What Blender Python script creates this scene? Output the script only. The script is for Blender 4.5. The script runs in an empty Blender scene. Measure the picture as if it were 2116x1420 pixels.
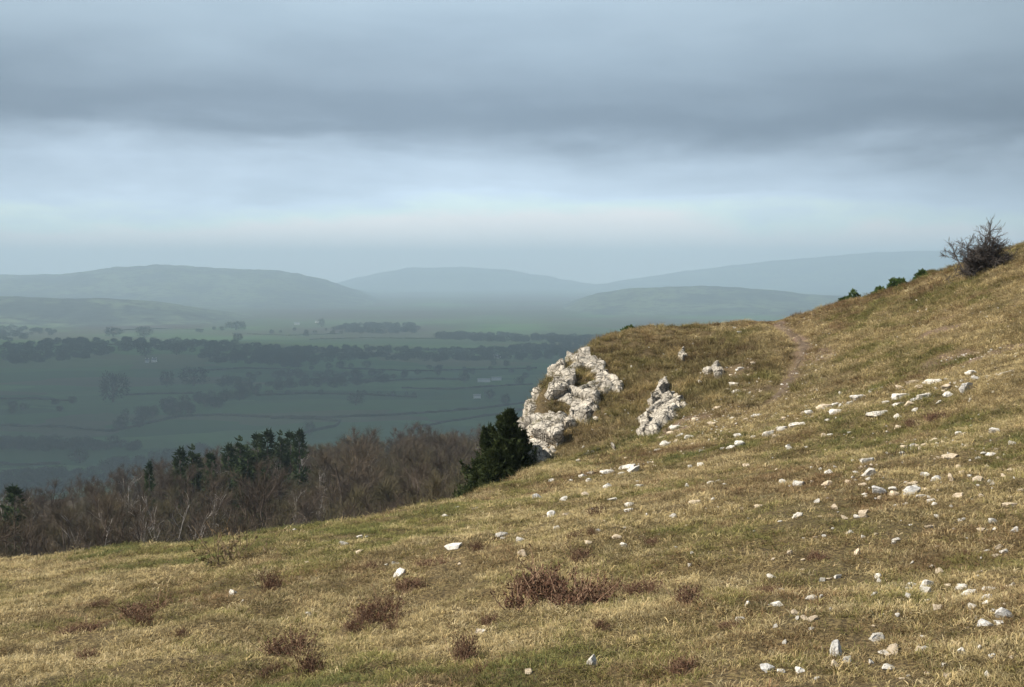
import bpy, math, random
import numpy as np
import bmesh

random.seed(7)
R = np.random.default_rng(11)
scene = bpy.context.scene
COL = scene.collection

# ------------------------------------------------------------------ camera geometry (eye at the origin, looking +Y)
F, CX, CY = 2907.0, 1058.0, 710.0
P = math.atan(150.0 / F)
SP, CP = math.sin(P), math.cos(P)

def at(u, v, d):
    xc = (u - CX) / F; yc = (CY - v) / F
    dx, dy, dz = xc, CP + yc * SP, yc * CP - SP
    t = d / dy
    return (dx * t, d, dz * t)

def proj(x, y, z):
    dep = y * CP - z * SP
    return CX + F * x / dep, CY - F * (y * SP + z * CP) / dep

# ------------------------------------------------------------------ noise
def _hash(ix, iy, iz, seed):
    h = (ix.astype(np.int64) * 374761393 + iy.astype(np.int64) * 668265263 + iz.astype(np.int64) * 2147483647 + seed * 974634777) & 0xffffffff
    h = ((h ^ (h >> 13)) * 1274126177) & 0xffffffff
    h = ((h ^ (h >> 16)) * 2246822519) & 0xffffffff
    return ((h ^ (h >> 15)) & 0xffffff) / float(0xffffff)

def vnoise2(x, y, seed=0):
    ix = np.floor(x); iy = np.floor(y); fx = x - ix; fy = y - iy
    fx = fx * fx * fx * (fx * (fx * 6 - 15) + 10); fy = fy * fy * fy * (fy * (fy * 6 - 15) + 10)
    z = np.zeros_like(ix)
    a = _hash(ix, iy, z, seed); b = _hash(ix + 1, iy, z, seed)
    c = _hash(ix, iy + 1, z, seed); d = _hash(ix + 1, iy + 1, z, seed)
    return (a * (1 - fx) + b * fx) * (1 - fy) + (c * (1 - fx) + d * fx) * fy

def fbm2(x, y, octs=4, seed=0, gain=0.5):
    s = np.zeros_like(x, dtype=float); amp = 1.0; tot = 0
    for o in range(octs):
        s += amp * (vnoise2(x * 2 ** o + o * 17.3, y * 2 ** o - o * 9.1, seed + o) - 0.5); tot += amp; amp *= gain
    return s / tot * 2        # about -1..1

def vnoise3(p, seed=0):
    i = np.floor(p); f = p - i; f = f * f * (3 - 2 * f)
    r = 0
    for dx in (0, 1):
        for dy in (0, 1):
            for dz in (0, 1):
                w = (f[:, 0] if dx else 1 - f[:, 0]) * (f[:, 1] if dy else 1 - f[:, 1]) * (f[:, 2] if dz else 1 - f[:, 2])
                r = r + w * _hash(i[:, 0] + dx, i[:, 1] + dy, i[:, 2] + dz, seed)
    return r

def voro3(p, seed=0):
    """F1, F2 and the id (0..1) of the nearest cell."""
    i = np.floor(p); n = len(p)
    f1 = np.full(n, 9.0); f2 = np.full(n, 9.0); cid = np.zeros(n); off = np.zeros((n, 3))
    for dx in (-1, 0, 1):
        for dy in (-1, 0, 1):
            for dz in (-1, 0, 1):
                cx, cy, cz = i[:, 0] + dx, i[:, 1] + dy, i[:, 2] + dz
                px = cx + _hash(cx, cy, cz, seed); py = cy + _hash(cx, cy, cz, seed + 1); pz = cz + _hash(cx, cy, cz, seed + 2)
                d = np.sqrt((px - p[:, 0]) ** 2 + (py - p[:, 1]) ** 2 + (pz - p[:, 2]) ** 2)
                near = d < f1
                f2 = np.where(near, f1, np.minimum(f2, d))
                cid = np.where(near, _hash(cx, cy, cz, seed + 5), cid)
                off = np.where(near[:, None], np.stack([p[:, 0] - px, p[:, 1] - py, p[:, 2] - pz], -1), off)
                f1 = np.where(near, d, f1)
    tilt = np.stack([np.sin(cid * 157.3), np.sin(cid * 311.7 + 1), np.sin(cid * 523.1 + 2)], -1)
    return f1, f2, cid, (off * tilt).sum(1)

def sstep(x, a, b):
    t = np.clip((x - a) / (b - a), 0, 1)
    return t * t * (3 - 2 * t)

# ------------------------------------------------------------------ terrain
_px = [(0,1160,20),(130,1155,21),(260,1131,21.5),(430,1132,21.5),(620,1096,21.5),(840,1060,21.5),(1000,1021,23.5),(1100,986,25.5),(1200,966,26),(1290,950,26.5),
 (2100,900,15.5),(2100,780,22),(2100,650,31),(2116,511,40.5),(1640,900,24),(1640,800,32),(1640,720,38.5),(1640,659,45),
 (1450,880,30),(1500,830,32.5),(1400,862,32),(1350,872,32.5),(1300,905,32),(1250,932,31.5),(1200,957,31),(1150,968,30.5),
 (1250,860,36),(1200,870,35.7),(1300,800,38.5),(1350,820,36.8),(1400,760,39.5),(1500,740,39.5),(1400,702,43.5),(1500,692,44),(1300,722,42.5),
 (1095,945,34),(1110,860,36.5),(1130,800,38.5),(1180,750,41),(1230,712,43),(1300,686,45),(1400,680,46),(1500,673,46.5),
 (1740,629,44),(1850,597,43),(1960,560,42),(2500,420,38),(2500,700,22),(1850,700,34),(1850,800,27.5),(1850,900,21.5),(1850,650,38.5),(3000,300,35)]
_c = [at(*p) for p in _px]
for _x in (-14, -6, 0, 6, 14):
    for _y in (-8, 2, 9):
        _c.append((_x, _y, -1.6 + 0.141 * _x - 0.0786 * _y))
_c += [(-16, 14, -5.6), (-30, 10, -8.5)]
_c = np.array(_c)
_S = 10.0

def _tps_k(r2):
    return 0.5 * r2 * np.log(r2 + 1e-9)

def _tps_fit(c, lam=2e-4):
    n = len(c); q = c[:, :2] / _S
    r2 = ((q[:, None] - q[None]) ** 2).sum(-1)
    K = _tps_k(r2) + lam * np.eye(n)
    Pm = np.c_[np.ones(n), q]
    A = np.block([[K, Pm], [Pm.T, np.zeros((3, 3))]])
    return q, np.linalg.solve(A, np.r_[c[:, 2], 0, 0, 0])
_Q, _W = _tps_fit(_c)

def T_top(x, y):
    x = np.clip(x, -30, 30) / _S; y = np.clip(y, -14, 60) / _S
    z = _W[-3] + _W[-2] * x + _W[-1] * y
    for k in range(len(_Q)):
        z = z + _W[k] * _tps_k((x - _Q[k, 0]) ** 2 + (y - _Q[k, 1]) ** 2)
    return z

_edge_px = [(0,1160,20,.8,.8),(130,1155,21,.8,.8),(260,1131,21.5,.8,.8),(430,1132,21.5,.8,.8),(620,1096,21.5,.8,.7),(840,1060,21.5,.8,.6),(1000,1021,23.5,.9,.5),(1100,986,25.5,1.2,.4),
 (1095,945,34,2.4,.25),(1110,860,36.5,2.6,.2),(1130,800,38.5,2.6,.2),(1180,750,41,2.4,.3),(1230,712,43,1.8,.4),(1300,686,45,.9,.8),(1500,673,46.5,.6,1.2),
 (1640,659,45,.5,1.5),(1740,629,44,.4,1.5),(1850,597,43,.35,1.5),(1960,560,42,.3,1.5),(2116,511,40.5,.3,1.5),(3000,300,35,.3,1.5)]
_edge = [(-34, 2, .6, 1.0), (-13.5, 15.5, .8, .8)]
for u, v, d, k, w in _edge_px:
    x, y, z = at(u, v, d); _edge.append((x, y, k, w))
_edge += [(70, 25, .3, 2), (70, -60, .3, 2), (-70, -60, .5, 2)]
_E = np.array(_edge)

def edge_sd(x, y):
    """signed distance to the lip of the hill top (positive outside), with steepness and rounding there."""
    best = np.full(x.shape, 1e9); k = np.zeros(x.shape); w = np.ones(x.shape)
    inside = np.zeros(x.shape, bool)
    n = len(_E)
    for i in range(n):
        a = _E[i]; b = _E[(i + 1) % n]
        dx, dy = b[0] - a[0], b[1] - a[1]
        t = np.clip(((x - a[0]) * dx + (y - a[1]) * dy) / (dx * dx + dy * dy), 0, 1)
        dd = np.hypot(x - a[0] - t * dx, y - a[1] - t * dy)
        m = dd < best
        best = np.where(m, dd, best)
        k = np.where(m, a[2] + t * (b[2] - a[2]), k); w = np.where(m, a[3] + t * (b[3] - a[3]), w)
        if dy != 0:
            c = ((a[1] > y) != (b[1] > y)) & (x < dx * (y - a[1]) / dy + a[0])
            inside ^= c
    return np.where(inside, -best, best), k, w

def smax(a, b, k):
    h = np.clip(0.5 + 0.5 * (a - b) / k, 0, 1)
    return b * (1 - h) + a * h + k * h * (1 - h)

def shelf_end(x):
    return np.clip(345 + 0.9 * x, 120, 420)

FLOOR = -185.0
def valley(x, y):
    z = FLOOR + 7 * fbm2(x / 700., y / 700., 3, 40) + 2.0 * fbm2(x / 160., y / 160., 3, 44)
    a = x / np.maximum(y, 1)
    # the low rise in front of the left hill
    z = z + 26 * np.exp(-((y - 3050) / 420) ** 2) * sstep(-a, 0.02, 0.22)
    return z

def lower(x, y):
    """the wooded shelf below the scar, the fall behind it and the valley floor"""
    ye = shelf_end(x)
    yy = np.minimum(y, ye)
    sh = -15.5 - 0.106 * (yy - 45) + 0.055 * np.clip(x, -140, 60) + 1.4 * fbm2(x / 26., y / 26., 3, 60)
    fall = np.maximum(y - ye, 0)
    sh = sh - 0.42 * (np.sqrt(fall ** 2 + 400) - 20)
    return smax(sh, valley(x, y), 14)

_PATH = [(1560,842,33.),(1600,815,0),(1622,790,0),(1640,762,0),(1655,735,0),(1662,712,0),(1648,692,0),(1625,676,0),(1606,664,0)]
_pp = None
def path_dist(x, y):
    if _pp is None:
        return np.full(x.shape, 9.0)
    best = np.full(x.shape, 1e9)
    for (ax, ay), (bx, by) in zip(_pp[:-1], _pp[1:]):
        dx, dy = bx - ax, by - ay
        t = np.clip(((x - ax) * dx + (y - ay) * dy) / (dx * dx + dy * dy), 0, 1)
        best = np.minimum(best, np.hypot(x - ax - t * dx, y - ay - t * dy))
    return best

def height(x, y, detail=True):
    x = np.asarray(x, float); y = np.asarray(y, float)
    shape = x.shape; x = x.ravel(); y = y.ravel()
    sd, k, w = edge_sd(x, y)
    near = (np.abs(x) < 90) & (y < 140) & (y > -70)
    z = lower(x, y)
    if near.any():
        xn, yn = x[near], y[near]
        t = T_top(xn, yn)
        if detail:
            t = t + 0.10 * fbm2(xn / 3.2, yn / 3.2, 3, 3) + 0.075 * fbm2(xn / 0.85, yn / 0.75, 3, 9) + .05 * np.abs(fbm2((xn + .3 * yn) / 2.6, (yn - .2 * xn) / .7, 3, 12))
            t = t + 0.05 * np.clip(fbm2(xn / 0.28, yn / 0.28, 2, 14), 0, 1)
            steep = sstep(yn, 30, 36) * sstep(-np.abs(xn - 4), -6, -3)
            t = t + steep * 0.12 * fbm2(xn / 0.6, yn / 0.9, 3, 21)
            pd = path_dist(xn, yn)
            t = t - 0.10 * (1 - sstep(pd, 0.25, 0.55))
        s = np.maximum(sd[near], 0)
        t = t - k[near] * (np.sqrt(s * s + w[near] ** 2) - w[near]) - 0.03 * s * s * sstep(s, 0, 6)
        t = np.maximum(t, -200)
        z[near] = smax(t, z[near], 1.5)
    return z.reshape(shape)

def hits(uv, lo=3.0, hi=60.0, step=0.06, detail=True):
    """where lines of sight meet the near hill"""
    uv = np.asarray(uv, float)
    ds = np.arange(lo, hi, step)
    out = np.full((len(uv), 3), np.nan)
    for i, (u, v) in enumerate(uv):
        x1, y1, z1 = at(u, v, 1.0)
        z = height(ds * x1, ds, detail)
        below = np.nonzero(ds * z1 <= z)[0]
        if len(below):
            d = ds[below[0]]
            out[i] = (d * x1, d, z[below[0]])
    return out

def valley_at(u, v):
    """where a line of sight meets the valley floor"""
    x1, y1, z1 = at(u, v, 1.0)
    ds = np.geomspace(420, 9000, 900)
    z = height(ds * x1, ds)
    b = np.nonzero(ds * z1 <= z)[0]
    d = ds[b[0]] if len(b) else 9000.
    return np.array((d * x1, d, z[b[0]] if len(b) else FLOOR))

_h = hits([(p[0], p[1]) for p in _PATH], detail=False)
_pp = [(a[0], a[1]) for a in _h if not np.isnan(a[0])]

# ------------------------------------------------------------------ mesh helpers
def link(o):
    COL.objects.link(o); return o

def mesh_np(name, verts, faces, mat=None, smooth=False):
    """faces: (M,3) or (M,4) array"""
    me = bpy.data.meshes.new(name)
    verts = np.asarray(verts, np.float32); faces = np.asarray(faces, np.int32)
    n, k = faces.shape
    me.vertices.add(len(verts)); me.vertices.foreach_set('co', verts.ravel())
    me.loops.add(n * k); me.loops.foreach_set('vertex_index', faces.ravel())
    me.polygons.add(n); me.polygons.foreach_set('loop_start', np.arange(0, n * k, k, dtype=np.int32))
    me.polygons.foreach_set('use_smooth', np.full(n, smooth, bool))
    me.update(calc_edges=True)
    if mat: me.materials.append(mat)
    return me

def obj(name, me, parent=None):
    o = bpy.data.objects.new(name, me); link(o)
    if parent: o.parent = parent
    return o

def empty(name, loc=(0, 0, 0)):
    o = bpy.data.objects.new(name, None); o.empty_display_size = 0.2; o.location = loc
    return link(o)

def tag(o, label=None, cat=None, group=None, kind=None):
    if label: o['label'] = label
    if cat: o['category'] = cat
    if group: o['group'] = group
    if kind: o['kind'] = kind
    return o

def copy_thing(root, loc, rotz, scale, label=None):
    r = root.copy(); COL.objects.link(r)
    r.location = loc; r.rotation_euler = (0, 0, rotz); r.scale = scale
    if label: r['label'] = label
    for ch in root.children:
        c = ch.copy(); COL.objects.link(c); c.parent = r
    return r

def grid_faces(nr, nc, wrap=False):
    i = np.arange(nr - 1)[:, None] * nc + np.arange(nc - 1)[None]
    i = i.ravel()
    return np.c_[i, i + 1, i + nc + 1, i + nc]

def set_attr(me, name, vals):
    a = me.attributes.new(name, 'FLOAT', 'POINT'); a.data.foreach_set('value', np.asarray(vals, np.float32))

class Geo:
    """collects quads"""
    def __init__(s): s.v = []; s.f = []; s.n = 0
    def add(s, v, f):
        v = np.asarray(v, float).reshape(-1, 3); f = np.asarray(f, int)
        s.v.append(v); s.f.append(f + s.n); s.n += len(v)
    def tube(s, pts, rad, sides=5):
        pts = np.asarray(pts, float); m = len(pts)
        tan = np.gradient(pts, axis=0); tan /= np.linalg.norm(tan, axis=1)[:, None] + 1e-9
        ref = np.array((0.31, 0.17, 0.93)) if abs(tan[0] @ (0.31, .17, .93)) < .9 else np.array((1., 0, 0))
        e1 = np.cross(tan, ref); e1 /= np.linalg.norm(e1, axis=1)[:, None] + 1e-9
        e2 = np.cross(tan, e1)
        an = np.arange(sides) * 2 * math.pi / sides
        ring = pts[:, None] + np.asarray(rad)[:, None, None] * (np.cos(an)[None, :, None] * e1[:, None] + np.sin(an)[None, :, None] * e2[:, None])
        i = np.arange(m - 1)[:, None] * sides; j = np.arange(sides)[None]; jn = (j + 1) % sides
        f = np.stack([i + j, i + jn, i + sides + jn, i + sides + j], -1).reshape(-1, 4)
        s.add(ring.reshape(-1, 3), f)
    def slivers(s, base, dirs, length, width, bend=0.0, rng=R):
        """thin bent four-cornered twigs or leaves, one per base point"""
        n = len(base)
        d = dirs / (np.linalg.norm(dirs, axis=1)[:, None] + 1e-9)
        side = np.cross(d, rng.normal(size=(n, 3))); side /= np.linalg.norm(side, axis=1)[:, None] + 1e-9
        length = np.broadcast_to(np.asarray(length, float), (n,))[:, None]; width = np.broadcast_to(np.asarray(width, float), (n,))[:, None]
        mid = base + d * length * 0.5; tip = base + d * length
        if bend:
            off = rng.normal(size=(n, 3)) * length * bend
            tip = tip + off
        v = np.stack([base, mid + side * width * .5, tip, mid - side * width * .5], 1).reshape(-1, 3)
        s.add(v, np.arange(n * 4).reshape(n, 4))
    def me(s, name, mat=None, smooth=False):
        return mesh_np(name, np.concatenate(s.v), np.concatenate(s.f), mat, smooth)

# ------------------------------------------------------------------ materials
class N:
    def __init__(s, mat):
        s.t = mat.node_tree; s.t.nodes.clear()
    def new(s, typ, **kw):
        n = s.t.nodes.new(typ)
        for k, v in kw.items():
            if k in n.inputs.keys() if isinstance(k, str) else False: n.inputs[k].default_value = v
            else: setattr(n, k, v)
        return n
    def link(s, a, b): s.t.links.new(a, b)
    def val(s, node, key, v):
        if hasattr(v, 'is_linked') or isinstance(v, bpy.types.NodeSocket): s.link(v, node.inputs[key])
        else: node.inputs[key].default_value = v
    def noise(s, scale, detail=4, rough=.55, vec=None, dist=0.0):
        n = s.t.nodes.new('ShaderNodeTexNoise'); n.inputs['Scale'].default_value = scale; n.inputs['Detail'].default_value = detail
        n.inputs['Roughness'].default_value = rough; n.inputs['Distortion'].default_value = dist
        if vec: s.link(vec, n.inputs['Vector'])
        return n.outputs['Fac']
    def mixc(s, fac, a, b, mode='MIX'):
        n = s.t.nodes.new('ShaderNodeMix'); n.data_type = 'RGBA'; n.blend_type = mode
        s.val(n, 0, fac)
        for k, c in ((6, a), (7, b)):
            if isinstance(c, bpy.types.NodeSocket): s.link(c, n.inputs[k])
            else: n.inputs[k].default_value = (*c[:3], 1)
        return n.outputs[2]
    def rng(s, v, a, b, c=0., d=1., smooth=True):
        n = s.t.nodes.new('ShaderNodeMapRange')
        if smooth: n.interpolation_type = 'SMOOTHSTEP'
        s.val(n, 0, v); n.inputs[1].default_value = a; n.inputs[2].default_value = b; n.inputs[3].default_value = c; n.inputs[4].default_value = d
        return n.outputs[0]
    def math(s, op, a, b=0.0):
        n = s.t.nodes.new('ShaderNodeMath'); n.operation = op; s.val(n, 0, a); s.val(n, 1, b); return n.outputs[0]
    def attr(s, name, typ='GEOMETRY'):
        n = s.t.nodes.new('ShaderNodeAttribute'); n.attribute_name = name; n.attribute_type = typ; return n
    def pos(s):
        return s.t.nodes.new('ShaderNodeNewGeometry').outputs['Position']
    def objpos(s):
        return s.t.nodes.new('ShaderNodeTexCoord').outputs['Object']
    def rand(s):
        return s.t.nodes.new('ShaderNodeObjectInfo').outputs['Random']
    def out(s, color, rough=.9, bump=None, bump_d=.02, bump_s=.6, transl=0.0, spec=.2):
        b = s.t.nodes.new('ShaderNodeBsdfPrincipled'); s.val(b, 'Base Color', color if isinstance(color, bpy.types.NodeSocket) else (*color, 1))
        b.inputs['Roughness'].default_value = rough; b.inputs['Specular IOR Level'].default_value = spec
        if bump is not None:
            n = s.t.nodes.new('ShaderNodeBump'); s.link(bump, n.inputs['Height']); n.inputs['Distance'].default_value = bump_d; n.inputs['Strength'].default_value = bump_s
            s.link(n.outputs[0], b.inputs['Normal'])
        o = s.t.nodes.new('ShaderNodeOutputMaterial'); sh = b.outputs[0]
        if transl:
            t = s.t.nodes.new('ShaderNodeBsdfTranslucent'); s.val(t, 'Color', color if isinstance(color, bpy.types.NodeSocket) else (*color, 1))
            m = s.t.nodes.new('ShaderNodeMixShader'); m.inputs[0].default_value = transl
            s.link(sh, m.inputs[1]); s.link(t.outputs[0], m.inputs[2]); sh = m.outputs[0]
        s.link(sh, o.inputs[0])

def material(name):
    m = bpy.data.materials.new(name); m.use_nodes = True
    return m, N(m)

# turf: soil and thatch under the grass blades
M_turf, n = material('turf')
p = n.pos()
big = n.noise(.55, 4, .6, p); med = n.noise(3.2, 5, .65, p); fine = n.noise(38., 5, .7, p)
c = n.mixc(n.rng(big, .40, .62), (.20, .145, .065), (.125, .11, .036))
c = n.mixc(n.rng(med, .35, .7), c, (.26, .19, .09))
c = n.mixc(n.rng(fine, .42, .62), (.07, .05, .025), c)
soil = n.attr('soil').outputs['Fac']
sc = n.mixc(n.noise(14., 6, .7, p), (.11, .072, .048), (.23, .16, .12))
c = n.mixc(soil, c, sc)
steep = n.attr('bank').outputs['Fac']
sb = n.mixc(n.noise(5., 5, .7, p), (.05, .035, .02), (.19, .135, .07))
c = n.mixc(n.math('MULTIPLY', steep, .8), c, sb)
n.out(c, .95, fine, .03, .9)

# path soil
M_path, n = material('path_soil')
p = n.pos()
c = n.mixc(n.rng(n.noise(7., 6, .7, p), .35, .7), (.10, .068, .044), (.185, .137, .093))
c = n.mixc(n.rng(n.noise(30., 3, .6, p), .62, .7), c, (.38, .31, .24))
n.out(c, .95, n.noise(22., 6, .7, p), .05, 1.)

# grass blades (colour comes with each tuft)
M_grass, n = material('grass_blades')
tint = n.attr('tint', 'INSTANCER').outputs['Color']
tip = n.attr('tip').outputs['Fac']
c = n.mixc(n.rng(tip, 0., 1., .0, 1., False), n.mixc(1., tint, (.40, .37, .32), 'MULTIPLY'), tint)  # tips paler by nature; bases darkened further to paint shade between blades
c = n.mixc(n.attr('shade').outputs['Fac'], c, n.mixc(1., c, (1.45, 1.36, 1.3), 'MULTIPLY'))
n.out(c, .75, transl=.22, spec=.25)

# limestone
def limestone(name, light, dark, stain, scale=1.):
    m, n = material(name)
    p = n.objpos(); r = n.rand()
    add = n.t.nodes.new('ShaderNodeVectorMath'); add.operation = 'ADD'; n.link(p, add.inputs[0]); n.link(r, add.inputs[1]); p = add.outputs[0]
    a = n.noise(5. * scale, 7, .68, p, .5); b = n.noise(22. * scale, 6, .7, p); w = n.noise(2.2 * scale, 4, .6, p)
    c = n.mixc(n.rng(a, .38, .62), dark, light)
    c = n.mixc(n.rng(b, .56, .74, 0, .6), c, dark)
    c = n.mixc(n.rng(w, .52, .72, 0, .6), c, stain)
    h = n.math('ADD', n.math('MULTIPLY', a, .7), n.math('MULTIPLY', b, .35))
    n.out(c, .92, h, .02, .8)
    return m
M_stone_w = limestone('limestone_white', (.80, .76, .68), (.46, .42, .36), (.62, .52, .38), 5)
M_stone_p = limestone('limestone_pale', (.64, .60, .53), (.38, .355, .31), (.50, .43, .33), 6)
M_stone_g = limestone('limestone_grey', (.62, .60, .56), (.38, .36, .33), (.48, .43, .35), 5)
M_stone_t = limestone('limestone_tan', (.66, .55, .41), (.44, .35, .24), (.52, .40, .27), 5)
M_crag, n = material('limestone_crag_face')
p = n.objpos()
wv_ = n.t.nodes.new('ShaderNodeTexNoise'); wv_.inputs['Scale'].default_value = 3.; wv_.inputs['Detail'].default_value = 4; n.link(p, wv_.inputs['Vector'])
ad = n.t.nodes.new('ShaderNodeVectorMath'); ad.operation = 'MULTIPLY_ADD'; n.link(wv_.outputs['Color'], ad.inputs[0]); ad.inputs[1].default_value = (.25, .25, .25); n.link(p, ad.inputs[2])
def cracks(scl, sc, w):
    mp_ = n.t.nodes.new('ShaderNodeMapping'); mp_.inputs['Scale'].default_value = scl; mp_.inputs['Rotation'].default_value = (.2, .25, .3); n.link(ad.outputs[0], mp_.inputs[0])
    v_ = n.t.nodes.new('ShaderNodeTexVoronoi'); v_.feature = 'DISTANCE_TO_EDGE'; v_.inputs['Scale'].default_value = sc; n.link(mp_.outputs[0], v_.inputs['Vector'])
    return n.rng(v_.outputs['Distance'], w * .3, w, 1, 0)
a_ = n.noise(2.4, 7, .7, p, .5); b_ = n.noise(11., 6, .72, p); w_ = n.noise(1.1, 4, .6, p)
c = n.mixc(n.rng(a_, .36, .62), (.32, .285, .235), (.57, .51, .42))
c = n.mixc(n.rng(b_, .54, .72, 0, .65), c, (.27, .25, .215))
c = n.mixc(n.rng(w_, .54, .72, 0, .55), c, (.40, .32, .21))
k1 = cracks((1, 1, 1.9), 2.6, .045); k2 = cracks((1.3, 1.3, 1.), 7., .06)
c = n.mixc(n.math('MULTIPLY', k1, .8), c, (.07, .06, .045)); c = n.mixc(n.math('MULTIPLY', k2, .6), c, (.12, .105, .085))
h_ = n.math('SUBTRACT', n.math('ADD', n.math('MULTIPLY', a_, .6), n.math('MULTIPLY', b_, .5)), n.math('ADD', n.math('MULTIPLY', k1, .5), n.math('MULTIPLY', k2, .3)))
n.out(c, .93, h_, .035, .9)

def bark(name, ca, cb, sc=6.):
    m, n = material(name)
    p = n.objpos()
    c = n.mixc(n.rng(n.noise(sc, 4, .6, p), .4, .6), ca, cb)
    n.out(c, .9)
    return m
def leafm(name, ca, cb, sc, transl=.2, vary=.5):
    m, n = material(name)
    c = n.mixc(n.rng(n.noise(sc, 3, .6, n.objpos()), .38, .62), ca, cb)
    c = n.mixc(n.math('MULTIPLY', n.rand(), vary), c, n.mixc(1., c, (.55, .6, .55), 'MULTIPLY'))
    n.out(c, .8, transl=transl)
    return m
M_bark = bark('dark_bark', (.075, .055, .042), (.11, .085, .066))
M_birch = bark('pale_birch_bark', (.42, .38, .34), (.18, .16, .14), 1.6)
M_twig_purple = leafm('purple_brown_twigs', (.058, .041, .029), (.086, .062, .044), .5, 0)
M_twig_brown = leafm('brown_twigs', (.078, .057, .034), (.106, .078, .047), .5, 0)
M_twig_olive = leafm('olive_twigs', (.085, .070, .036), (.112, .090, .047), .5, 0)
M_conifer = leafm('conifer_needles', (.030, .048, .018), (.055, .078, .028), .8)
M_yew = leafm('yew_needles', (.022, .034, .011), (.075, .092, .030), 3.2)
M_shrub = leafm('evergreen_leaves', (.055, .095, .028), (.10, .15, .045), 3., .25)
M_heather = leafm('heather_sprigs', (.068, .032, .021), (.155, .078, .045), 10., .1)
M_heather_stem = bark('heather_stems', (.17, .095, .06), (.30, .20, .125), 20.)
M_hawthorn = bark('hawthorn_bark', (.055, .045, .040), (.10, .085, .075), 9.)
M_deadstem = bark('dead_stems', (.14, .095, .055), (.24, .175, .10), 9.)
M_hedge = leafm('hedge_twigs', (.040, .042, .026), (.065, .060, .036), .05, 0)
M_wall, n = material('white_render'); n.out(n.mixc(n.noise(.6, 3, .5, n.objpos()), (.75, .74, .70), (.82, .81, .78)), .8)
M_roof, n = material('slate_roof'); n.out(n.mixc(n.noise(.9, 3, .5, n.objpos()), (.16, .17, .19), (.24, .25, .27)), .7)
M_shed, n = material('pale_shed_roof'); n.out(n.mixc(n.noise(.4, 3, .5, n.objpos()), (.30, .31, .31), (.40, .40, .40)), .7)
M_dark, n = material('window_glass'); n.out((.03, .035, .04), .2)

# valley floor: pasture and woodland ground
M_ground, n = material('pasture')
p = n.pos()
mp = n.t.nodes.new('ShaderNodeMapping'); n.link(p, mp.inputs[0]); mp.inputs['Scale'].default_value = (1 / 260., 1 / 150., 0); mp.inputs['Rotation'].default_value = (0, 0, .25)
wob = n.t.nodes.new('ShaderNodeTexNoise'); wob.inputs['Scale'].default_value = .006; n.link(p, wob.inputs['Vector'])
wm = n.t.nodes.new('ShaderNodeVectorMath'); wm.operation = 'MULTIPLY_ADD'; n.link(wob.outputs['Color'], wm.inputs[0]); wm.inputs[1].default_value = (1.2, 1.2, 0); n.link(mp.outputs[0], wm.inputs[2])
vo = n.t.nodes.new('ShaderNodeTexVoronoi'); vo.inputs['Scale'].default_value = 1.; n.link(wm.outputs[0], vo.inputs['Vector'])
sep = n.t.nodes.new('ShaderNodeSeparateColor'); n.link(vo.outputs['Color'], sep.inputs[0])
c = n.mixc(sep.outputs[0], (.026, .072, .018), (.085, .165, .046))
c = n.mixc(n.rng(sep.outputs[1], .55, .95), c, (.085, .085, .045))
c = n.mixc(n.rng(n.noise(.012, 5, .6, p), .35, .7, 0, .5), c, (.05, .075, .025))
wood = n.attr('wood').outputs['Fac']
c = n.mixc(wood, c, n.mixc(n.noise(.25, 5, .7, p), (.028, .021, .014), (.065, .048, .03)))
n.out(c, .95)
M_hill, n = material('hill_cover')
p = n.pos()
c = n.mixc(n.rng(n.noise(.0032, 6, .62, p), .42, .58), (.040, .046, .040), (.11, .135, .075))
c = n.mixc(n.rng(n.noise(.02, 5, .65, p), .48, .56), c, (.018, .018, .016))
n.out(c, .95)

# ------------------------------------------------------------------ the setting
# near hillside, fine sheet
av = np.linspace(-0.62, 0.78, 1050)
yv = np.concatenate([np.linspace(1.2, 6, 40)[:-1], np.geomspace(6, 78, 620)])
A, Y = np.meshgrid(av, yv); X = A * Y
Z = height(X, Y)
HV = np.c_[X.ravel(), Y.ravel(), Z.ravel()]
me = mesh_np('hillside', HV, grid_faces(len(yv), len(av)), M_turf, True)
U, V = proj(HV[:, 0], HV[:, 1], HV[:, 2])
pd = path_dist(HV[:, 0], HV[:, 1])
def in_poly(u, v, poly):
    inside = np.zeros(u.shape, bool)
    for (ax, ay), (bx, by) in zip(poly, poly[1:] + poly[:1]):
        if ay != by:
            inside ^= ((ay > v) != (by > v)) & (u < (bx - ax) * (v - ay) / (by - ay) + ax)
    return inside
def blobmask(x, y, spots):
    """soft ground patches: (x, y, rx, ry)"""
    m = np.zeros(x.shape)
    wob = fbm2(x / .5, y / .5, 3, 77)
    for sx, sy, rx, ry in spots:
        d = np.sqrt(((x - sx) / rx) ** 2 + ((y - sy) / ry) ** 2) + .45 * wob
        m = np.maximum(m, 1 - sstep(d, .55, 1.1))
    return np.clip(m * (1 + .9 * fbm2(x / .22, y / .3, 3, 78)) * .8, 0, 1)
_bp = hits([(2060, 735), (1960, 740), (1690, 735), (1420, 880), (1530, 770), (1560, 800), (1990, 645), (1930, 690)], detail=False)
BARE = [(_bp[0][0], _bp[0][1], 1.1, .9), (_bp[1][0], _bp[1][1], .8, .6), (_bp[2][0], _bp[2][1], .5, 1.3), (_bp[3][0], _bp[3][1], .7, 1.2),
        (_bp[4][0], _bp[4][1], .45, 1.4), (_bp[5][0], _bp[5][1], .45, 1.2), (_bp[6][0], _bp[6][1], .55, .7), (_bp[7][0], _bp[7][1], .7, .8)]
def bank_mask(x, y):
    """the steep turf bank of the bowl beside the crag"""
    return sstep(y + .35 * x, 31.5, 34.5) * (1 - sstep(x, 6.2, 8.6)) * sstep(x, -1.5, -.5) * (1 - .55 * sstep(y, 41.5, 43.5))
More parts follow.
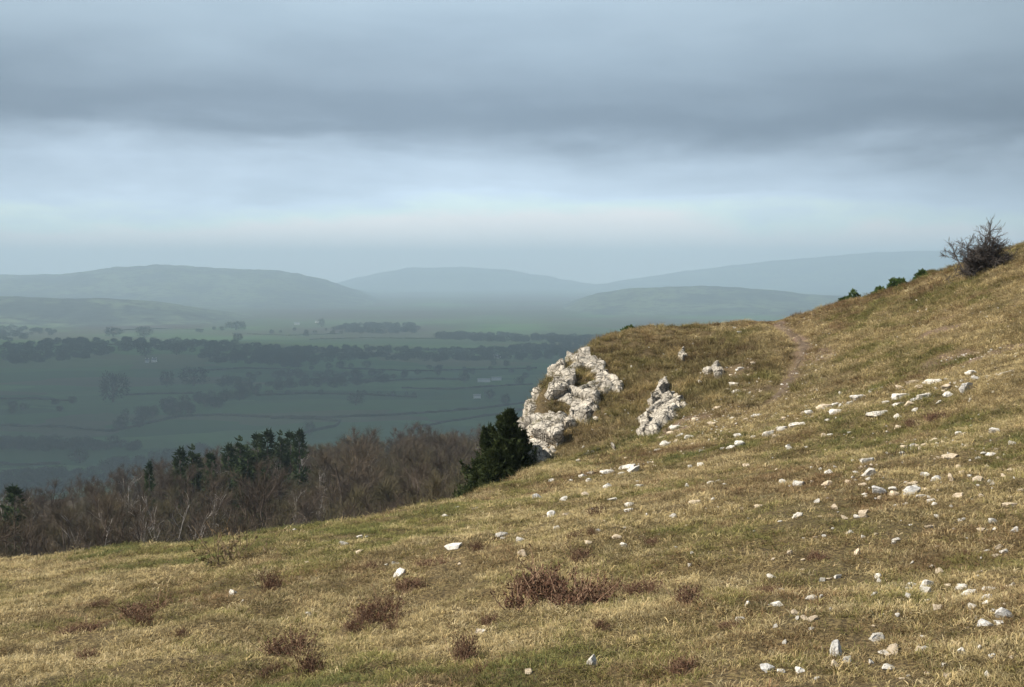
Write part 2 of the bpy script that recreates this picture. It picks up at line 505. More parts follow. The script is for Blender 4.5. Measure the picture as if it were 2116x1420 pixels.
soilv = np.maximum((1 - sstep(pd, .08, .36)) * np.clip(.75 + .8 * fbm2(HV[:, 0] / .3, HV[:, 1] / .45, 3, 79), 0, 1), .85 * blobmask(HV[:, 0], HV[:, 1], BARE))
set_attr(me, 'soil', soilv); set_attr(me, 'bank', bank_mask(HV[:, 0], HV[:, 1]))
tag(obj('hillside', me), kind='structure')

# footpath: a strip of worn soil 1 cm above the sunk trod
pts = np.array(_pp); seg = np.r_[0, np.cumsum(np.hypot(*np.diff(pts, axis=0).T))]
s = np.linspace(0, seg[-1], 160); px = np.interp(s, seg, pts[:, 0]); py = np.interp(s, seg, pts[:, 1])
tx, ty = np.gradient(px), np.gradient(py); tl = np.hypot(tx, ty); nx, ny = -ty / tl, tx / tl
wv = np.linspace(-1, 1, 15)
hw = np.clip(.09 + .15 * fbm2(s / .55, s * 0, 3, 5), .004, .2)
PX = px[:, None] + nx[:, None] * wv * hw[:, None]; PY = py[:, None] + ny[:, None] * wv * hw[:, None]
PZ = height(PX, PY) + .018 - .03 * np.abs(wv[None]) ** 4
tag(obj('footpath', mesh_np('footpath', np.c_[PX.ravel(), PY.ravel(), PZ.ravel()], grid_faces(160, 15), M_path, True)), kind='structure')

# ground sheet to the horizon, everywhere round the camera
th = np.concatenate([np.radians(np.arange(-180, -40, 4.)), np.radians(np.arange(-40, 40, .09)), np.radians(np.arange(40, 180.1, 4.))])
rr = np.concatenate([np.linspace(2, 60, 30)[:-1], np.geomspace(60, 18300, 475)])
TH, RR = np.meshgrid(th, rr); GX = RR * np.sin(TH); GY = RR * np.cos(TH)
GZ = height(GX, GY, False)
nearm = (np.abs(GX / np.maximum(GY, .1)) < .85) & (GY > 0) & (GY < 84)
GZ = np.where(nearm, GZ - .9, GZ)
GV = np.c_[GX.ravel(), GY.ravel(), GZ.ravel()]
me = mesh_np('ground', GV, grid_faces(len(rr), len(th)), M_ground, True)
gx, gy = GV[:, 0], GV[:, 1]
woodv = np.maximum(1 - sstep(gy - shelf_end(gx), 120, 330), sstep(gy, 2900, 4600) * np.clip(.66 + 1.1 * fbm2(gx / 420., gy / 700., 4, 91), 0, 1))
set_attr(me, 'wood', woodv)
tag(obj('ground', me), kind='structure')

# hills beyond the valley
def hill(us, vs, d, wf, seed, rough):
    us = np.array(us, float); vs = np.array(vs, float)
    uu = np.arange(us[0], us[-1], 5.); aa = (uu - CX) / F
    yy = np.concatenate([np.linspace(d - 2.4 * wf, d, 60), np.linspace(d, d + 2 * wf, 14)[1:]])
    vc = np.interp(uu, us, vs)
    uu = uu
    k = np.ones(9) / 9; vc = np.convolve(np.pad(vc, 4, 'edge'), k, 'valid')
    zc = np.array([at(u, v, d)[2] for u, v in zip(uu, vc)])
    AA, YY = np.meshgrid(aa, yy); XX = AA * YY
    bump = np.exp(-((YY - d) / wf) ** 2 * 1.1)
    bump = np.where(YY > d, 1 - .3 * ((YY - d) / wf), bump)
    ends = sstep(AA, aa[0], aa[0] + .03) * (1 - sstep(AA, aa[-1] - .03, aa[-1]))
    ZZ = (FLOOR - 12) + (zc[None] - FLOOR + 12) * bump * ends
    ZZ = ZZ + rough * bump * ends * (fbm2(XX / 420., YY / 420., 5, seed) + .55 * fbm2(XX / 90., YY / 90., 4, seed + 3))
    me = mesh_np('hill', np.c_[XX.ravel(), YY.ravel(), ZZ.ravel()], grid_faces(len(yy), len(aa)), M_hill, True)
    return tag(obj('hills', me), kind='structure')
hill([-700, -300, 0, 120, 200, 350, 420, 560, 650, 740, 800, 850, 900, 1000], [600, 580, 571, 566, 557, 549, 557, 556, 572, 600, 624, 645, 668, 700], 9300, 1500, 1, 22)
hill([-700, -200, 0, 150, 300, 420, 520, 640, 760], [590, 606, 612, 616, 620, 640, 656, 672, 700], 5600, 600, 2, 9)
hill([1020, 1090, 1130, 1180, 1220, 1300, 1400, 1480, 1560, 1640, 1800, 2200, 2700], [720, 676, 655, 628, 611, 596, 592, 591, 597, 606, 614, 630, 660], 7300, 950, 3, 13)
hill([560, 700, 780, 850, 960, 1060, 1140, 1240, 1400, 1600], [620, 585, 566, 552, 551, 562, 574, 590, 620, 680], 15600, 1300, 4, 22)
hill([1000, 1150, 1300, 1450, 1600, 1750, 1900, 2100, 2500, 2900], [640, 602, 578, 556, 538, 526, 519, 516, 514, 518], 14600, 1500, 5, 12)


# ------------------------------------------------------------------ light, air and exposure
from mathutils import Vector
CLOUD_BLOCK, DENOISE = .80, True
HAZE_COL = (.67, .85, 1., 1); HAZE_DENS = 1.7e-4; VOL_BOUNCES = 2
SUN_ELEV, SUN_AZIM, SUN_STR, SKY_STR, EXPOSURE = 42., 252., 5.0, .10, .60
SKY_STOPS = [(0., (2.2, 2.65, 3.1)), (.022, (1.06, 1.29, 1.52)), (.05, (.62, .755, .90)), (.070, (.53, .655, .79)), (.087, (.38, .475, .58)), (.104, (.200, .262, .338)), (.122, (.225, .292, .37)), (.16, (.34, .435, .525)), (.2, (.385, .49, .58)), (.26, (.31, .39, .46)), (.4, (.26, .32, .38))]
SKY_X = [(0., .74), (.15, .84), (.40, 1.), (.55, .98), (.72, .84), (.86, .66), (1., .56)]
# ------------------------------------------------------------------ limestone crag and outcrops (rock standing out of the bank)
def Zp(pts): return [(x / 3.021 + 950, y / 3.021 + 620) for x, y in pts]
def blur(m, n):
    for _ in range(n):
        for ax in (0, 1):
            m = (np.roll(m, 1, ax) + 2 * m + np.roll(m, -1, ax)) / 4
    return m
def outcrop(name, polys, xr, yr, step, amp, cell, seed, face=None, lift=0.0, blurs=5, single=False, gaps=(), dip=(.20, .05, .97)):
    xs = np.arange(xr[0], xr[1], step[0]); ys = np.arange(yr[0], yr[1], step[1])
    X, Y = np.meshgrid(xs, ys); Z = height(X, Y)
    u, v = proj(X, Y, Z)
    ju = u + 9 * fbm2(X / .35, Y / .45, 3, seed + 50) ; jv = v + 9 * fbm2(X / .35 + 40, Y / .45, 3, seed + 60)
    m = np.zeros(X.shape, bool)
    for p in polys: m |= in_poly(ju.ravel(), jv.ravel(), p).reshape(X.shape)
    for p in gaps: m &= ~in_poly(ju.ravel(), jv.ravel(), p).reshape(X.shape)
    if face is not None: m |= face(X, Y)
    if face is not None: m &= fbm2(X / .7, Y / .9, 3, seed + 70) > -.30
    m = blur(m.astype(float), blurs)
    gy, gx = np.gradient(Z, ys, xs)
    nrm = np.stack([-gx, -gy, np.ones_like(gx)], -1)
    nrm[..., 2] = .75; nrm /= np.linalg.norm(nrm, axis=-1)[..., None]
    Pn = np.stack([X, Y, Z], -1).reshape(-1, 3)
    # bedding tilted a little, joints nearly upright
    q = Pn + .07 * np.stack([fbm2(Pn[:, 0] * 2, Pn[:, 2] * 2, 3, seed), fbm2(Pn[:, 1] * 2, Pn[:, 2] * 2, 3, seed + 1), fbm2(Pn[:, 0] * 2, Pn[:, 1] * 2, 3, seed + 2)], -1)
    def beds(t, cw, sd):
        s_ = (q @ np.array(dip)) / t; s_ = s_ + .35 * (vnoise3(q / (cw * 2.5), sd + 9) - .5)
        k_ = np.floor(s_); fr = s_ - k_
        f1, f2, cid, tl = voro3(np.stack([q[:, 0] / cw, q[:, 1] / cw, q[:, 2] / (cw * 1.6) + k_ * 3.37], -1), sd)
        o_ = fr * t * .55 + (cid - .45) * t * .75 + tl * t * .35
        return o_ - t * .42 * (1 - sstep(f2 - f1, 0, .08)) - t * .38 * (1 - sstep(fr, 0, .12))
    d = .62 * beds(cell[2], cell[0], seed) + .34 * beds(cell[2] * .34, cell[0] * .45, seed + 20)
    d += .022 * (vnoise3(q / .16, seed + 3) - .5) + .010 * (vnoise3(q / .05, seed + 4) - .5) - .05
    d = d.reshape(X.shape) * amp
    disp = sstep(m, .05, .6) * (.10 * amp + lift) + d * np.clip(m * 1.4, .25, 1) - .13 * (1 - m)
    V3 = np.stack([X, Y, Z], -1) + nrm * disp[..., None]
    fc = grid_faces(len(ys), len(xs))
    keep = (disp.ravel()[fc].max(1) > -.10)
    fc = fc[keep]
    if single:                       # keep one connected rock
        lab = np.arange(X.size)
        for _ in range(400):
            mn = lab[fc].min(1); new = lab.copy(); np.minimum.at(new, fc.ravel(), np.repeat(mn, 4)); new = new[new]
            if (new == lab).all(): break
            lab = new
        ids, cnt = np.unique(lab[fc[:, 0]], return_counts=True); fc = fc[lab[fc[:, 0]] == ids[cnt.argmax()]]
    used = np.unique(fc); remap = np.zeros(X.size, int); remap[used] = np.arange(len(used))
    Vv = V3.reshape(-1, 3)[used]; c = Vv.mean(0)
    me = mesh_np(name, Vv - c, remap[fc], M_crag, False)
    o = obj(name, me); o.location = c
    return o
crag_polys = [Zp(p) for p in (
    [(495, 640), (540, 580), (600, 505), (640, 450), (700, 405), (745, 352), (815, 330), (880, 380), (915, 465), (965, 480), (1030, 545), (1005, 605), (940, 580), (870, 600), (865, 745), (780, 780), (715, 750), (690, 695), (640, 655), (580, 635), (540, 665)],
    [(460, 680), (540, 640), (565, 725), (640, 770), (725, 740), (720, 800), (660, 835), (650, 895), (590, 955), (570, 1010), (510, 1025), (480, 1055), (436, 1062), (425, 1000), (395, 950), (412, 880), (445, 820), (450, 730)])]
crag_gaps = [Zp(p) for p in ([(650, 470), (720, 430), (790, 420), (840, 480), (850, 520), (790, 530), (740, 590), (715, 540), (730, 505)], [(545, 690), (600, 645), (680, 665), (690, 715), (640, 745), (560, 725)],)]
outc_b = [Zp(p) for p in ([(1272, 478), (1310, 535), (1345, 615), (1428, 665), (1390, 700), (1345, 735), (1300, 785), (1250, 800), (1235, 835), (1180, 850), (1118, 840), (1128, 770), (1185, 690), (1200, 640), (1245, 550)],)]
outc_c = [Zp(p) for p in ([(1395, 315), (1422, 330), (1425, 372), (1372, 395), (1378, 350)],)]
outc_d = [Zp(p) for p in ([(1592, 415), (1632, 425), (1645, 500), (1600, 510), (1585, 460)], [(1530, 435), (1575, 440), (1570, 458), (1535, 458)])]
outc_e = [Zp(p) for p in ([(978, 945), (1018, 950), (1020, 985), (980, 990)],)]
def left_face(X, Y):
    sd, k, w = edge_sd(X.ravel(), Y.ravel()); sd = sd.reshape(X.shape)
    wob = fbm2(X / .5, Y / .7, 3, 99)
    return (sd > .10 + .25 * wob) & (Y > 33) & (Y < 41.5) & (sd < 2.2)
crag = outcrop('limestone_crag', crag_polys, (-1.6, 4.3), (31.5, 45.), (.022, .034), 1., (1.0, 1.0, .50), 5, left_face, gaps=crag_gaps)
tag(crag,
    'pale broken limestone crag at the end of the spur above the dark yew', 'crag')
tag(outcrop('rock_outcrop', outc_b, (2.2, 5.4), (30.8, 39.5), (.016, .028), .7, (.8, .8, .42), 31, lift=.04, blurs=4, single=True, dip=(.80, -.1, -.55)),
    'grey wedge of bare limestone standing in the middle of the grassy bank', 'rock outcrop', 'rock outcrops in the bank')
tag(outcrop('rock_outcrop', outc_c, (4.2, 6.2), (38.5, 44.), (.015, .025), .5, (.3, .3, .3), 41, lift=.09, blurs=3, single=True),
    'small limestone knob high on the bank just under the spur top', 'rock outcrop', 'rock outcrops in the bank')
tag(outcrop('rock_outcrop', outc_d, (4.8, 7.8), (36., 43.), (.015, .025), .5, (.3, .3, .3), 51, lift=.12, blurs=3, single=True),
    'upright pale limestone pillar on the bank beside the scree', 'rock outcrop', 'rock outcrops in the bank')
tag(outcrop('rock_outcrop', outc_e, (1.6, 3.6), (30., 34.), (.014, .02), .7, (.25, .25, .3), 61, lift=.12, blurs=3, single=True),
    'small low grey rock at the foot of the bank right of crag', 'rock outcrop', 'rock outcrops in the bank')

# ------------------------------------------------------------------ scattering of true instances for stuff nobody could count
def scatter(name, pts, rot, scl, idx, tint, coll, label=None):
    me = bpy.data.meshes.new(name); me.vertices.add(len(pts)); me.vertices.foreach_set('co', np.asarray(pts, np.float32).ravel())
    a = me.attributes.new('rot', 'FLOAT_VECTOR', 'POINT'); a.data.foreach_set('vector', np.asarray(rot, np.float32).ravel())
    a = me.attributes.new('scl', 'FLOAT_VECTOR', 'POINT'); a.data.foreach_set('vector', np.asarray(scl, np.float32).ravel())
    a = me.attributes.new('idx', 'INT', 'POINT'); a.data.foreach_set('value', np.asarray(idx, np.int32))
    a = me.attributes.new('tint', 'FLOAT_COLOR', 'POINT'); a.data.foreach_set('color', np.c_[np.asarray(tint, np.float32), np.ones(len(pts), np.float32)].ravel())
    o = obj(name, me)
    ng = bpy.data.node_groups.new(name + '_scatter', 'GeometryNodeTree')
    ng.interface.new_socket(name='Geometry', in_out='INPUT', socket_type='NodeSocketGeometry')
    ng.interface.new_socket(name='Geometry', in_out='OUTPUT', socket_type='NodeSocketGeometry')
    nn = ng.nodes; L = ng.links.new
    gi = nn.new('NodeGroupInput'); go = nn.new('NodeGroupOutput'); ip = nn.new('GeometryNodeInstanceOnPoints')
    ci = nn.new('GeometryNodeCollectionInfo'); ci.inputs['Collection'].default_value = coll
    ci.inputs['Separate Children'].default_value = True; ci.inputs['Reset Children'].default_value = True
    def na(nm, typ):
        q = nn.new('GeometryNodeInputNamedAttribute'); q.data_type = typ; q.inputs[0].default_value = nm; return q.outputs[0]
    er = nn.new('FunctionNodeEulerToRotation'); L(na('rot', 'FLOAT_VECTOR'), er.inputs[0])
    L(gi.outputs[0], ip.inputs['Points']); L(ci.outputs[0], ip.inputs['Instance']); ip.inputs['Pick Instance'].default_value = True
    L(na('idx', 'INT'), ip.inputs['Instance Index']); L(er.outputs[0], ip.inputs['Rotation']); L(na('scl', 'FLOAT_VECTOR'), ip.inputs['Scale'])
    L(ip.outputs[0], go.inputs[0])
    md = o.modifiers.new('scatter', 'NODES'); md.node_group = ng
    tag(o, kind='stuff')
    if label: o['label'] = label
    return o

def protos(name, meshes):
    c = bpy.data.collections.new(name)
    for i, me in enumerate(meshes):
        c.objects.link(bpy.data.objects.new('%s_%02d' % (name, i), me))
    return c

def tuft(nb, hmin, hmax, spread, width, lean, curl, rng, droop=.0):
    """a tuft of bent grass blades, each of two quads"""
    az = rng.uniform(0, 2 * math.pi, nb); r = spread * np.sqrt(rng.uniform(0, 1, nb)); b = np.c_[r * np.cos(az), r * np.sin(az), np.full(nb, -.01)]
    h = rng.uniform(hmin, hmax, nb); la = az + rng.normal(0, .9, nb); ln = np.abs(rng.normal(lean, .25, nb))
    d1 = np.c_[np.cos(la) * np.sin(ln), np.sin(la) * np.sin(ln), np.cos(ln)]
    l2 = ln + np.abs(rng.normal(curl, .3, nb)); l2 = np.minimum(l2, 1.75 + droop)
    la2 = la + rng.normal(0, .35, nb)
    d2 = np.c_[np.cos(la2) * np.sin(l2), np.sin(la2) * np.sin(l2), np.cos(l2)]
    mid = b + d1 * (h * .55)[:, None]; tip = mid + d2 * (h * .5)[:, None]
    sa = la + math.pi / 2 + rng.normal(0, .6, nb); sd = np.c_[np.cos(sa), np.sin(sa), np.zeros(nb)] * (width * rng.uniform(.6, 1.3, nb))[:, None] * .5
    v = np.stack([b - sd, b + sd, mid - sd * .9, mid + sd * .9, tip - sd * .15, tip + sd * .15], 1).reshape(-1, 3)
    i = np.arange(nb)[:, None] * 6
    f = np.concatenate([i + np.array([0, 1, 3, 2]), i + np.array([2, 3, 5, 4])])
    me = mesh_np('grass_tuft', v, f, M_grass, True)
    set_attr(me, 'tip', np.tile([0, 0, .6, .6, 1, 1], nb)); set_attr(me, 'shade', np.repeat(np.clip(rng.normal(.3, .45, nb), 0, 1), 6))
    return me

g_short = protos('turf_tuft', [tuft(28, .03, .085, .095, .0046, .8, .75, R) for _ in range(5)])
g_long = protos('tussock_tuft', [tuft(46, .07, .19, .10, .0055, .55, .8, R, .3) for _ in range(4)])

STRAW = np.array((.55, .445, .225)); PALE = np.array((.72, .61, .37)); OLIVE = np.array((.25, .235, .075)); GREEN = np.array((.155, .175, .06)); BROWN = np.array((.25, .165, .085))
def grass_points(n, ymin, ymax, power):
    y = (R.uniform(0, 1, n) * (ymax ** power - ymin ** power) + ymin ** power) ** (1 / power)
    a = R.uniform(-.43, .45, n)
    return a * y, y
def tone(x, y, n):
    g = fbm2(x / 1.7, y / 2.4, 4, 201) * .9 + fbm2(x / .45, y / .6, 2, 205) * .45
    b = fbm2(x / 2.6 + 9, y / 3.1, 4, 231) * .9 + fbm2(x / .6, y / .7, 2, 235) * .4
    g = g + .18 * (1 - sstep(x, -2.5, 1.5)) - .10
    b = b + .06 * sstep(y, 30, 36) - .04 + .07 * sstep(y, 22, 32) * sstep(x, 4, 9)
    r = R.normal(0, .20, n)
    wg = sstep(g + r, .02, .36)[:, None]; wb = sstep(b + R.normal(0, .2, n), .12, .5)[:, None]; wp = sstep(R.normal(0, 1, n), .5, 1.6)[:, None]
    c = STRAW * (1 - wp) + PALE * wp
    c = c * (1 - wb) + BROWN * wb
    c = c * (1 - wg) + OLIVE * wg
    w2 = sstep(g + r, .42, .8)[:, None]
    c = c * (1 - w2) + GREEN * w2
    dk = sstep(fbm2(x / .38, y / .5, 3, 241), .15, .5)[:, None]
    return c * R.uniform(.62, 1.25, (n, 1)) * (1 - .35 * dk)
def slope_rot(x, y, n, tilt):
    e = .15
    gx = (height(x + e, y, False) - height(x - e, y, False)) / (2 * e); gy = (height(x, y + e, False) - height(x, y - e, False)) / (2 * e)
    rx = np.clip(np.arctan(gy), -.7, .7); ry = np.clip(-np.arctan(gx), -.7, .7)
    return np.c_[rx + R.normal(0, tilt, n), ry + R.normal(0, tilt, n), R.uniform(0, 6.283, n)]

n0 = 215000
x, y = grass_points(n0, 5.2, 47.5, 1.05)
sd, _, _ = edge_sd(x, y)
bk = bank_mask(x, y)
soil = np.maximum((1 - sstep(path_dist(x, y), .06, .38)) * .92, .85 * blobmask(x, y, BARE))
thin = .8 * sstep(fbm2(x / .55, y / .75, 3, 501), .22, .48)
keep = (sd < .5) & (R.uniform(0, 1, n0) > thin) & (R.uniform(0, 1, n0) > soil * 1.05) & (R.uniform(0, 1, n0) > bk * (.3 + .45 * sstep(fbm2(x / .55 + 7, y / .8, 3, 337), .12, .45)))
def on_rock(x, y):
    q = (y > 30.5) & (y < 45.5) & (x < 8)
    out = np.zeros(x.shape, bool); xq, yq = x[q], y[q]
    uq, vq = proj(xq, yq, height(xq, yq)); r = np.zeros(xq.shape, bool)
    for pl_ in crag_polys + outc_b + outc_c + outc_d + outc_e: r |= in_poly(uq, vq, pl_)
    for pl_ in crag_gaps: r &= ~in_poly(uq, vq, pl_)
    out[q] = r
    return out
keep &= ~(on_rock(x, y) & (R.uniform(0, 1, n0) < .93))
x, y, bk = x[keep], y[keep], bk[keep]; n1 = len(x)
z = height(x, y)
s = R.uniform(.8, 1.3, n1) * (.66 + .64 * sstep(y, 6, 36))
c = tone(x, y, n1)
_dq = hits([(1215, 920), (1265, 905)], detail=False)
DARKB = [(_dq[0][0], _dq[0][1], 1.0, 2.0), (_dq[1][0], _dq[1][1], .8, 1.6)]
dk = np.maximum(sstep(fbm2(x / .55 + 7, y / .8, 3, 337), .12, .45), 1.2 * blobmask(x, y, DARKB))[:, None]
c = c * (1 - .45 * bk[:, None]) + (np.array((.22, .185, .078)) * (1 - .5 * dk)) * (.45 * bk[:, None])
hz = s * R.uniform(.7, 1.25, n1)
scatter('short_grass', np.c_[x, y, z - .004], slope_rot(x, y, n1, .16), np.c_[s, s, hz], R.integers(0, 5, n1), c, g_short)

# longer tussocks: thick on the bank and along the lips, thin elsewhere
n0 = 30000
x, y = grass_points(n0, 6, 47.5, 1.6)
sd, _, _ = edge_sd(x, y); bk = bank_mask(x, y)
cl = fbm2(x / 1.1, y / 1.5, 3, 301)
pr = np.clip(.03 + .16 * sstep(cl, .1, .5) + .75 * bk + .5 * sstep(sd, -1.0, -.1) * (y > 26) + .22 * sstep(y, 33, 40), 0, 1)
soil = np.maximum(1 - sstep(path_dist(x, y), .1, .5), .9 * blobmask(x, y, BARE))
keep = (sd < .45) & (R.uniform(0, 1, n0) < pr) & (R.uniform(0, 1, n0) > soil * 1.1)
keep &= ~(on_rock(x, y) & (R.uniform(0, 1, n0) < .93))
x, y, bk = x[keep], y[keep], bk[keep]; n1 = len(x)
c = tone(x, y, n1); bt = np.array((.215, .18, .078)) * R.uniform(.6, 1.3, (n1, 1)) * np.array((1, 1, 1))
gm = sstep(fbm2(x / .9, y / 1.2, 3, 333), .1, .5)[:, None]
bt = bt * (1 - gm) + np.array((.20, .20, .055)) * gm
dk = np.clip(np.maximum(sstep(fbm2(x / .55 + 7, y / .8, 3, 337), .12, .45), 1.2 * blobmask(x, y, DARKB)), 0, 1)[:, None]; bt = bt * (1 - dk) + np.array((.10, .065, .03)) * dk
pl = sstep(fbm2(x / .7 + 3, y / .9, 3, 339), .18, .5)[:, None]; bt = bt * (1 - pl) + np.array((.44, .34, .16)) * pl
c = c * (1 - .85 * bk[:, None]) + bt * .85 * bk[:, None]
s = R.uniform(.6, 1.1, n1) * (1 + .7 * bk) * np.where(y < 25, .46, 1)
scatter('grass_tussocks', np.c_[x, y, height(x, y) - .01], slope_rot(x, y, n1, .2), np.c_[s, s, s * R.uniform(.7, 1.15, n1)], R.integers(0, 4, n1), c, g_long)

# ------------------------------------------------------------------ loose limestone
def stone_mesh(seed, sx, sy, sz, kind):
    rng = np.random.default_rng(seed)
    bm = bmesh.new(); bmesh.ops.create_icosphere(bm, subdivisions=4, radius=1.0)
    p = np.array([v.co[:] for v in bm.verts]); f = np.array([[v.index for v in q.verts] for q in bm.faces]); bm.free()
    ncut = {'slab': 9, 'chunk': 13, 'block': 10, 'wedge': 9}[kind]
    for i in range(ncut):
        nv = rng.normal(size=3); nv /= np.linalg.norm(nv); c = rng.uniform(.42, .72)
        p -= np.maximum(p @ nv - c, 0)[:, None] * nv
    if kind == 'slab':
        for sgn in (1, -1):
            nv = np.array((rng.normal(0, .10), rng.normal(0, .10), sgn)); nv /= np.linalg.norm(nv)
            p -= np.maximum(p @ nv - .42, 0)[:, None] * nv
    if kind == 'wedge':
        nv = np.array((rng.choice((-1, 1)) * .7, -.2, .62)); nv /= np.linalg.norm(nv); p -= np.maximum(p @ nv - .25, 0)[:, None] * nv
    rad = vnoise3(p * 2.3 + seed % 97, 7) - .5; r2 = vnoise3(p * 6. + seed % 89, 8) - .5; r3 = vnoise3(p * 15. + seed % 83, 9) - .5
    p = p * (1 + .20 * rad + .10 * r2 + .045 * r3)[:, None]
    p /= np.abs(p).max(0)
    return p * (sx / 2, sy / 2, sz / 2), f
_Z = {
 # crop origin and scale, then centre x, centre y, width, height as measured in that crop
 'c': (600, 850, 3.021, """1320,765,75,48 1330,797,40,18 1435,808,60,36 1450,890,72,46t 1015,858,105,30 680,1030,72,54 335,835,55,26 430,790,42,17 475,785,25,11
  435,880,50,22t 1635,643,62,42 1720,650,62,18t 1545,538,75,36g 1703,550,52,30 1980,470,62,38 1660,728,40,22 1925,745,36,18 2035,787,68,28t 1855,825,52,22t 2085,838,52,34
  965,655,46,20 1040,600,36,13 990,605,34,12 1160,610,42,13 1625,435,46,14 1750,432,30,15 1860,437,38,30 1840,520,50,30t 2010,558,56,16 645,953,30,22 600,962,26,14 672,956,24,9
  105,945,26,13t 115,1270,38,30 1190,1385,60,27 1055,950,20,12t 2110,592,40,20 2105,625,45,22 1585,665,26,9t"""),
 'b': (950, 620, 3.021, """1040,1045,112,24 1092,1058,84,34g 925,1075,92,26 760,1100,62,20 812,1080,52,15 1005,1085,52,14 1565,1142,50,18 1650,1155,26,11 1500,1025,56,23 1440,1042,36,20
  1120,1170,56,22 1110,1130,26,14 1425,1160,30,25 1345,1085,30,15t 1790,1035,42,25t 2055,925,46,32 2015,1135,46,26 2098,1147,36,38 2098,1345,42,40 1335,1350,46,30 1165,1340,23,22 1060,1283,62,26 1060,1315,62,20
  1465,1260,76,22t 1870,1295,60,18t 100,1305,42,12 1510,942,40,22 1690,922,72,20 1755,893,72,30 1640,931,32,12 1290,900,78,34 1235,937,52,12 1345,795,86,25 1310,832,46,22t 1385,842,50,25 1425,857,46,23
  1580,775,72,24t 1470,747,62,15t 1740,714,26,14 1700,738,26,12 1860,720,76,18 1780,745,42,12t 1545,668,30,10t 1710,530,76,24 1730,580,56,30 1500,515,36,22 1830,402,36,20t 1760,425,46,22 1735,440,30,20 1745,203,36,18 1715,172,18,10
  1565,880,30,22 1605,870,36,15t 1735,852,52,26 1830,857,42,12 1935,842,82,34 1972,850,50,20t 2000,803,90,22 2085,780,80,20 775,918,22,14 866,928,22,13 740,1005,36,24 1075,420,22,22 800,945,18,10 1055,708,16,18 1035,690,20,11
  1610,672,60,18t 1680,560,40,14t 1790,565,36,12t 1800,470,40,12t 1690,470,30,14t 1940,512,26,12 1720,600,40,14 1880,575,30,10t 1260,860,50,10t 1350,880,44,16t 1450,905,36,10t"""),
 'd': (1500, 720, 3.382, """1685,275,112,76g 1750,212,72,34 1710,172,70,38 1830,198,52,15 1300,238,92,28t 1215,272,60,30t 1360,265,72,24t 1450,232,150,30 1545,268,82,34t 1550,327,82,36 1490,376,52,15 1228,330,120,38 1385,335,96,34
  1312,356,60,28g 1290,392,72,34t 1200,395,92,24 1125,378,60,32 1060,457,170,30 1205,478,62,40 1205,548,60,32t 1320,430,42,24 925,345,112,44 1025,293,72,18 860,385,60,22 680,410,120,38t 775,442,92,36 580,450,60,34 760,398,60,30 805,315,32,28
  705,500,36,14 400,491,36,12t 85,460,32,20t 515,535,128,24 395,563,82,28 345,612,46,20t 735,602,52,14 680,610,42,30t 435,692,46,34 568,695,36,16 860,590,36,14 1620,598,60,24 1875,573,76,42 1705,362,28,24 1865,312,26,14
  1562,760,146,38t 1865,740,86,17 1690,680,40,17t 1245,685,60,34t 1330,690,42,24t 1470,685,32,20t 1450,650,60,26t 1520,660,42,22t 990,790,112,46 942,840,32,18t 1000,877,92,56 1020,820,30,14t 720,866,62,28 400,931,52,28 525,945,96,38 605,938,32,18t 705,946,72,38t 958,950,56,18t
  1405,880,76,32 1478,910,80,58g 1582,907,48,54t 1622,825,32,24t 1645,868,46,18t 1755,915,102,46t 1942,887,46,38t 1985,850,60,13t 1832,820,36,34t 1075,1000,110,60g 1165,980,52,28 1175,1016,70,42t 1295,948,92,26t 1305,1002,116,72g 1390,992,56,24t 1368,1038,80,18
  1620,1037,92,32t 1785,1040,36,28t 1450,965,36,12t 970,1018,42,10 980,1036,30,16 1985,1092,106,46t 1190,1104,52,22 1457,1093,36,22 505,1166,76,40 238,1110,72,20t 962,1160,82,24t 917,1183,42,24 870,1300,52,28 685,1320,32,17 625,1340,32,13t 1440,1250,46,18t 1635,1208,26,18
  1815,1266,32,20 1878,1258,32,25 2020,1276,56,44 150,820,46,28t 355,848,26,13t 1480,1000,26,10t 1100,868,60,14t 1940,178,80,18 2000,165,60,16 1600,135,34,26t 1290,1240,22,12"""),
 'e': (1500, 1000, 3.382, """1825,467,42,18 1940,478,58,38 1785,522,22,15 1445,576,46,26 1755,648,38,12 318,650,78,34 780,655,58,30 720,668,42,15t 1060,655,58,36 1090,748,40,17 1300,712,82,34 1285,745,50,20 1402,704,98,60 1650,742,96,32 1698,772,112,38
  1845,740,98,28 1840,792,92,58g 2015,706,46,42 1970,720,52,18t 1820,850,52,24 1965,925,142,74g 1868,902,40,22 1815,995,112,50g 1912,995,72,32 150,848,48,42 345,855,98,28 1205,935,46,28 790,1167,108,122g 760,1275,60,48t 1020,1268,38,36 1130,1187,112,26 1140,1292,86,42
  1350,1166,58,46t 1650,1170,62,46 1770,1150,62,38 1870,1228,66,30 1525,1270,46,26 1410,1330,42,28t 1840,1347,62,62 298,1295,112,54g 395,1310,66,38 510,1320,86,44 640,1367,60,16 920,490,50,60t 1035,1020,32,16t 330,528,42,10t 535,548,36,10t 1550,708,42,28t 1410,300,40,16t 680,1160,30,32t
  1950,845,30,16t 2000,1240,36,22t 1230,1370,40,14t"""),
 'a': (0, 850, 3.021, """1452,1133,48,34 1235,1182,34,20 1515,1190,22,18 1928,1270,38,28 1920,945,36,13t 1840,745,24,10"""),
 'f': (0, 0, 1.0, """1228,1368,28,28 1090,1391,20,14t 991,1307,20,11t 1140,1063,4,3 1408,1010,0,0"""),
}
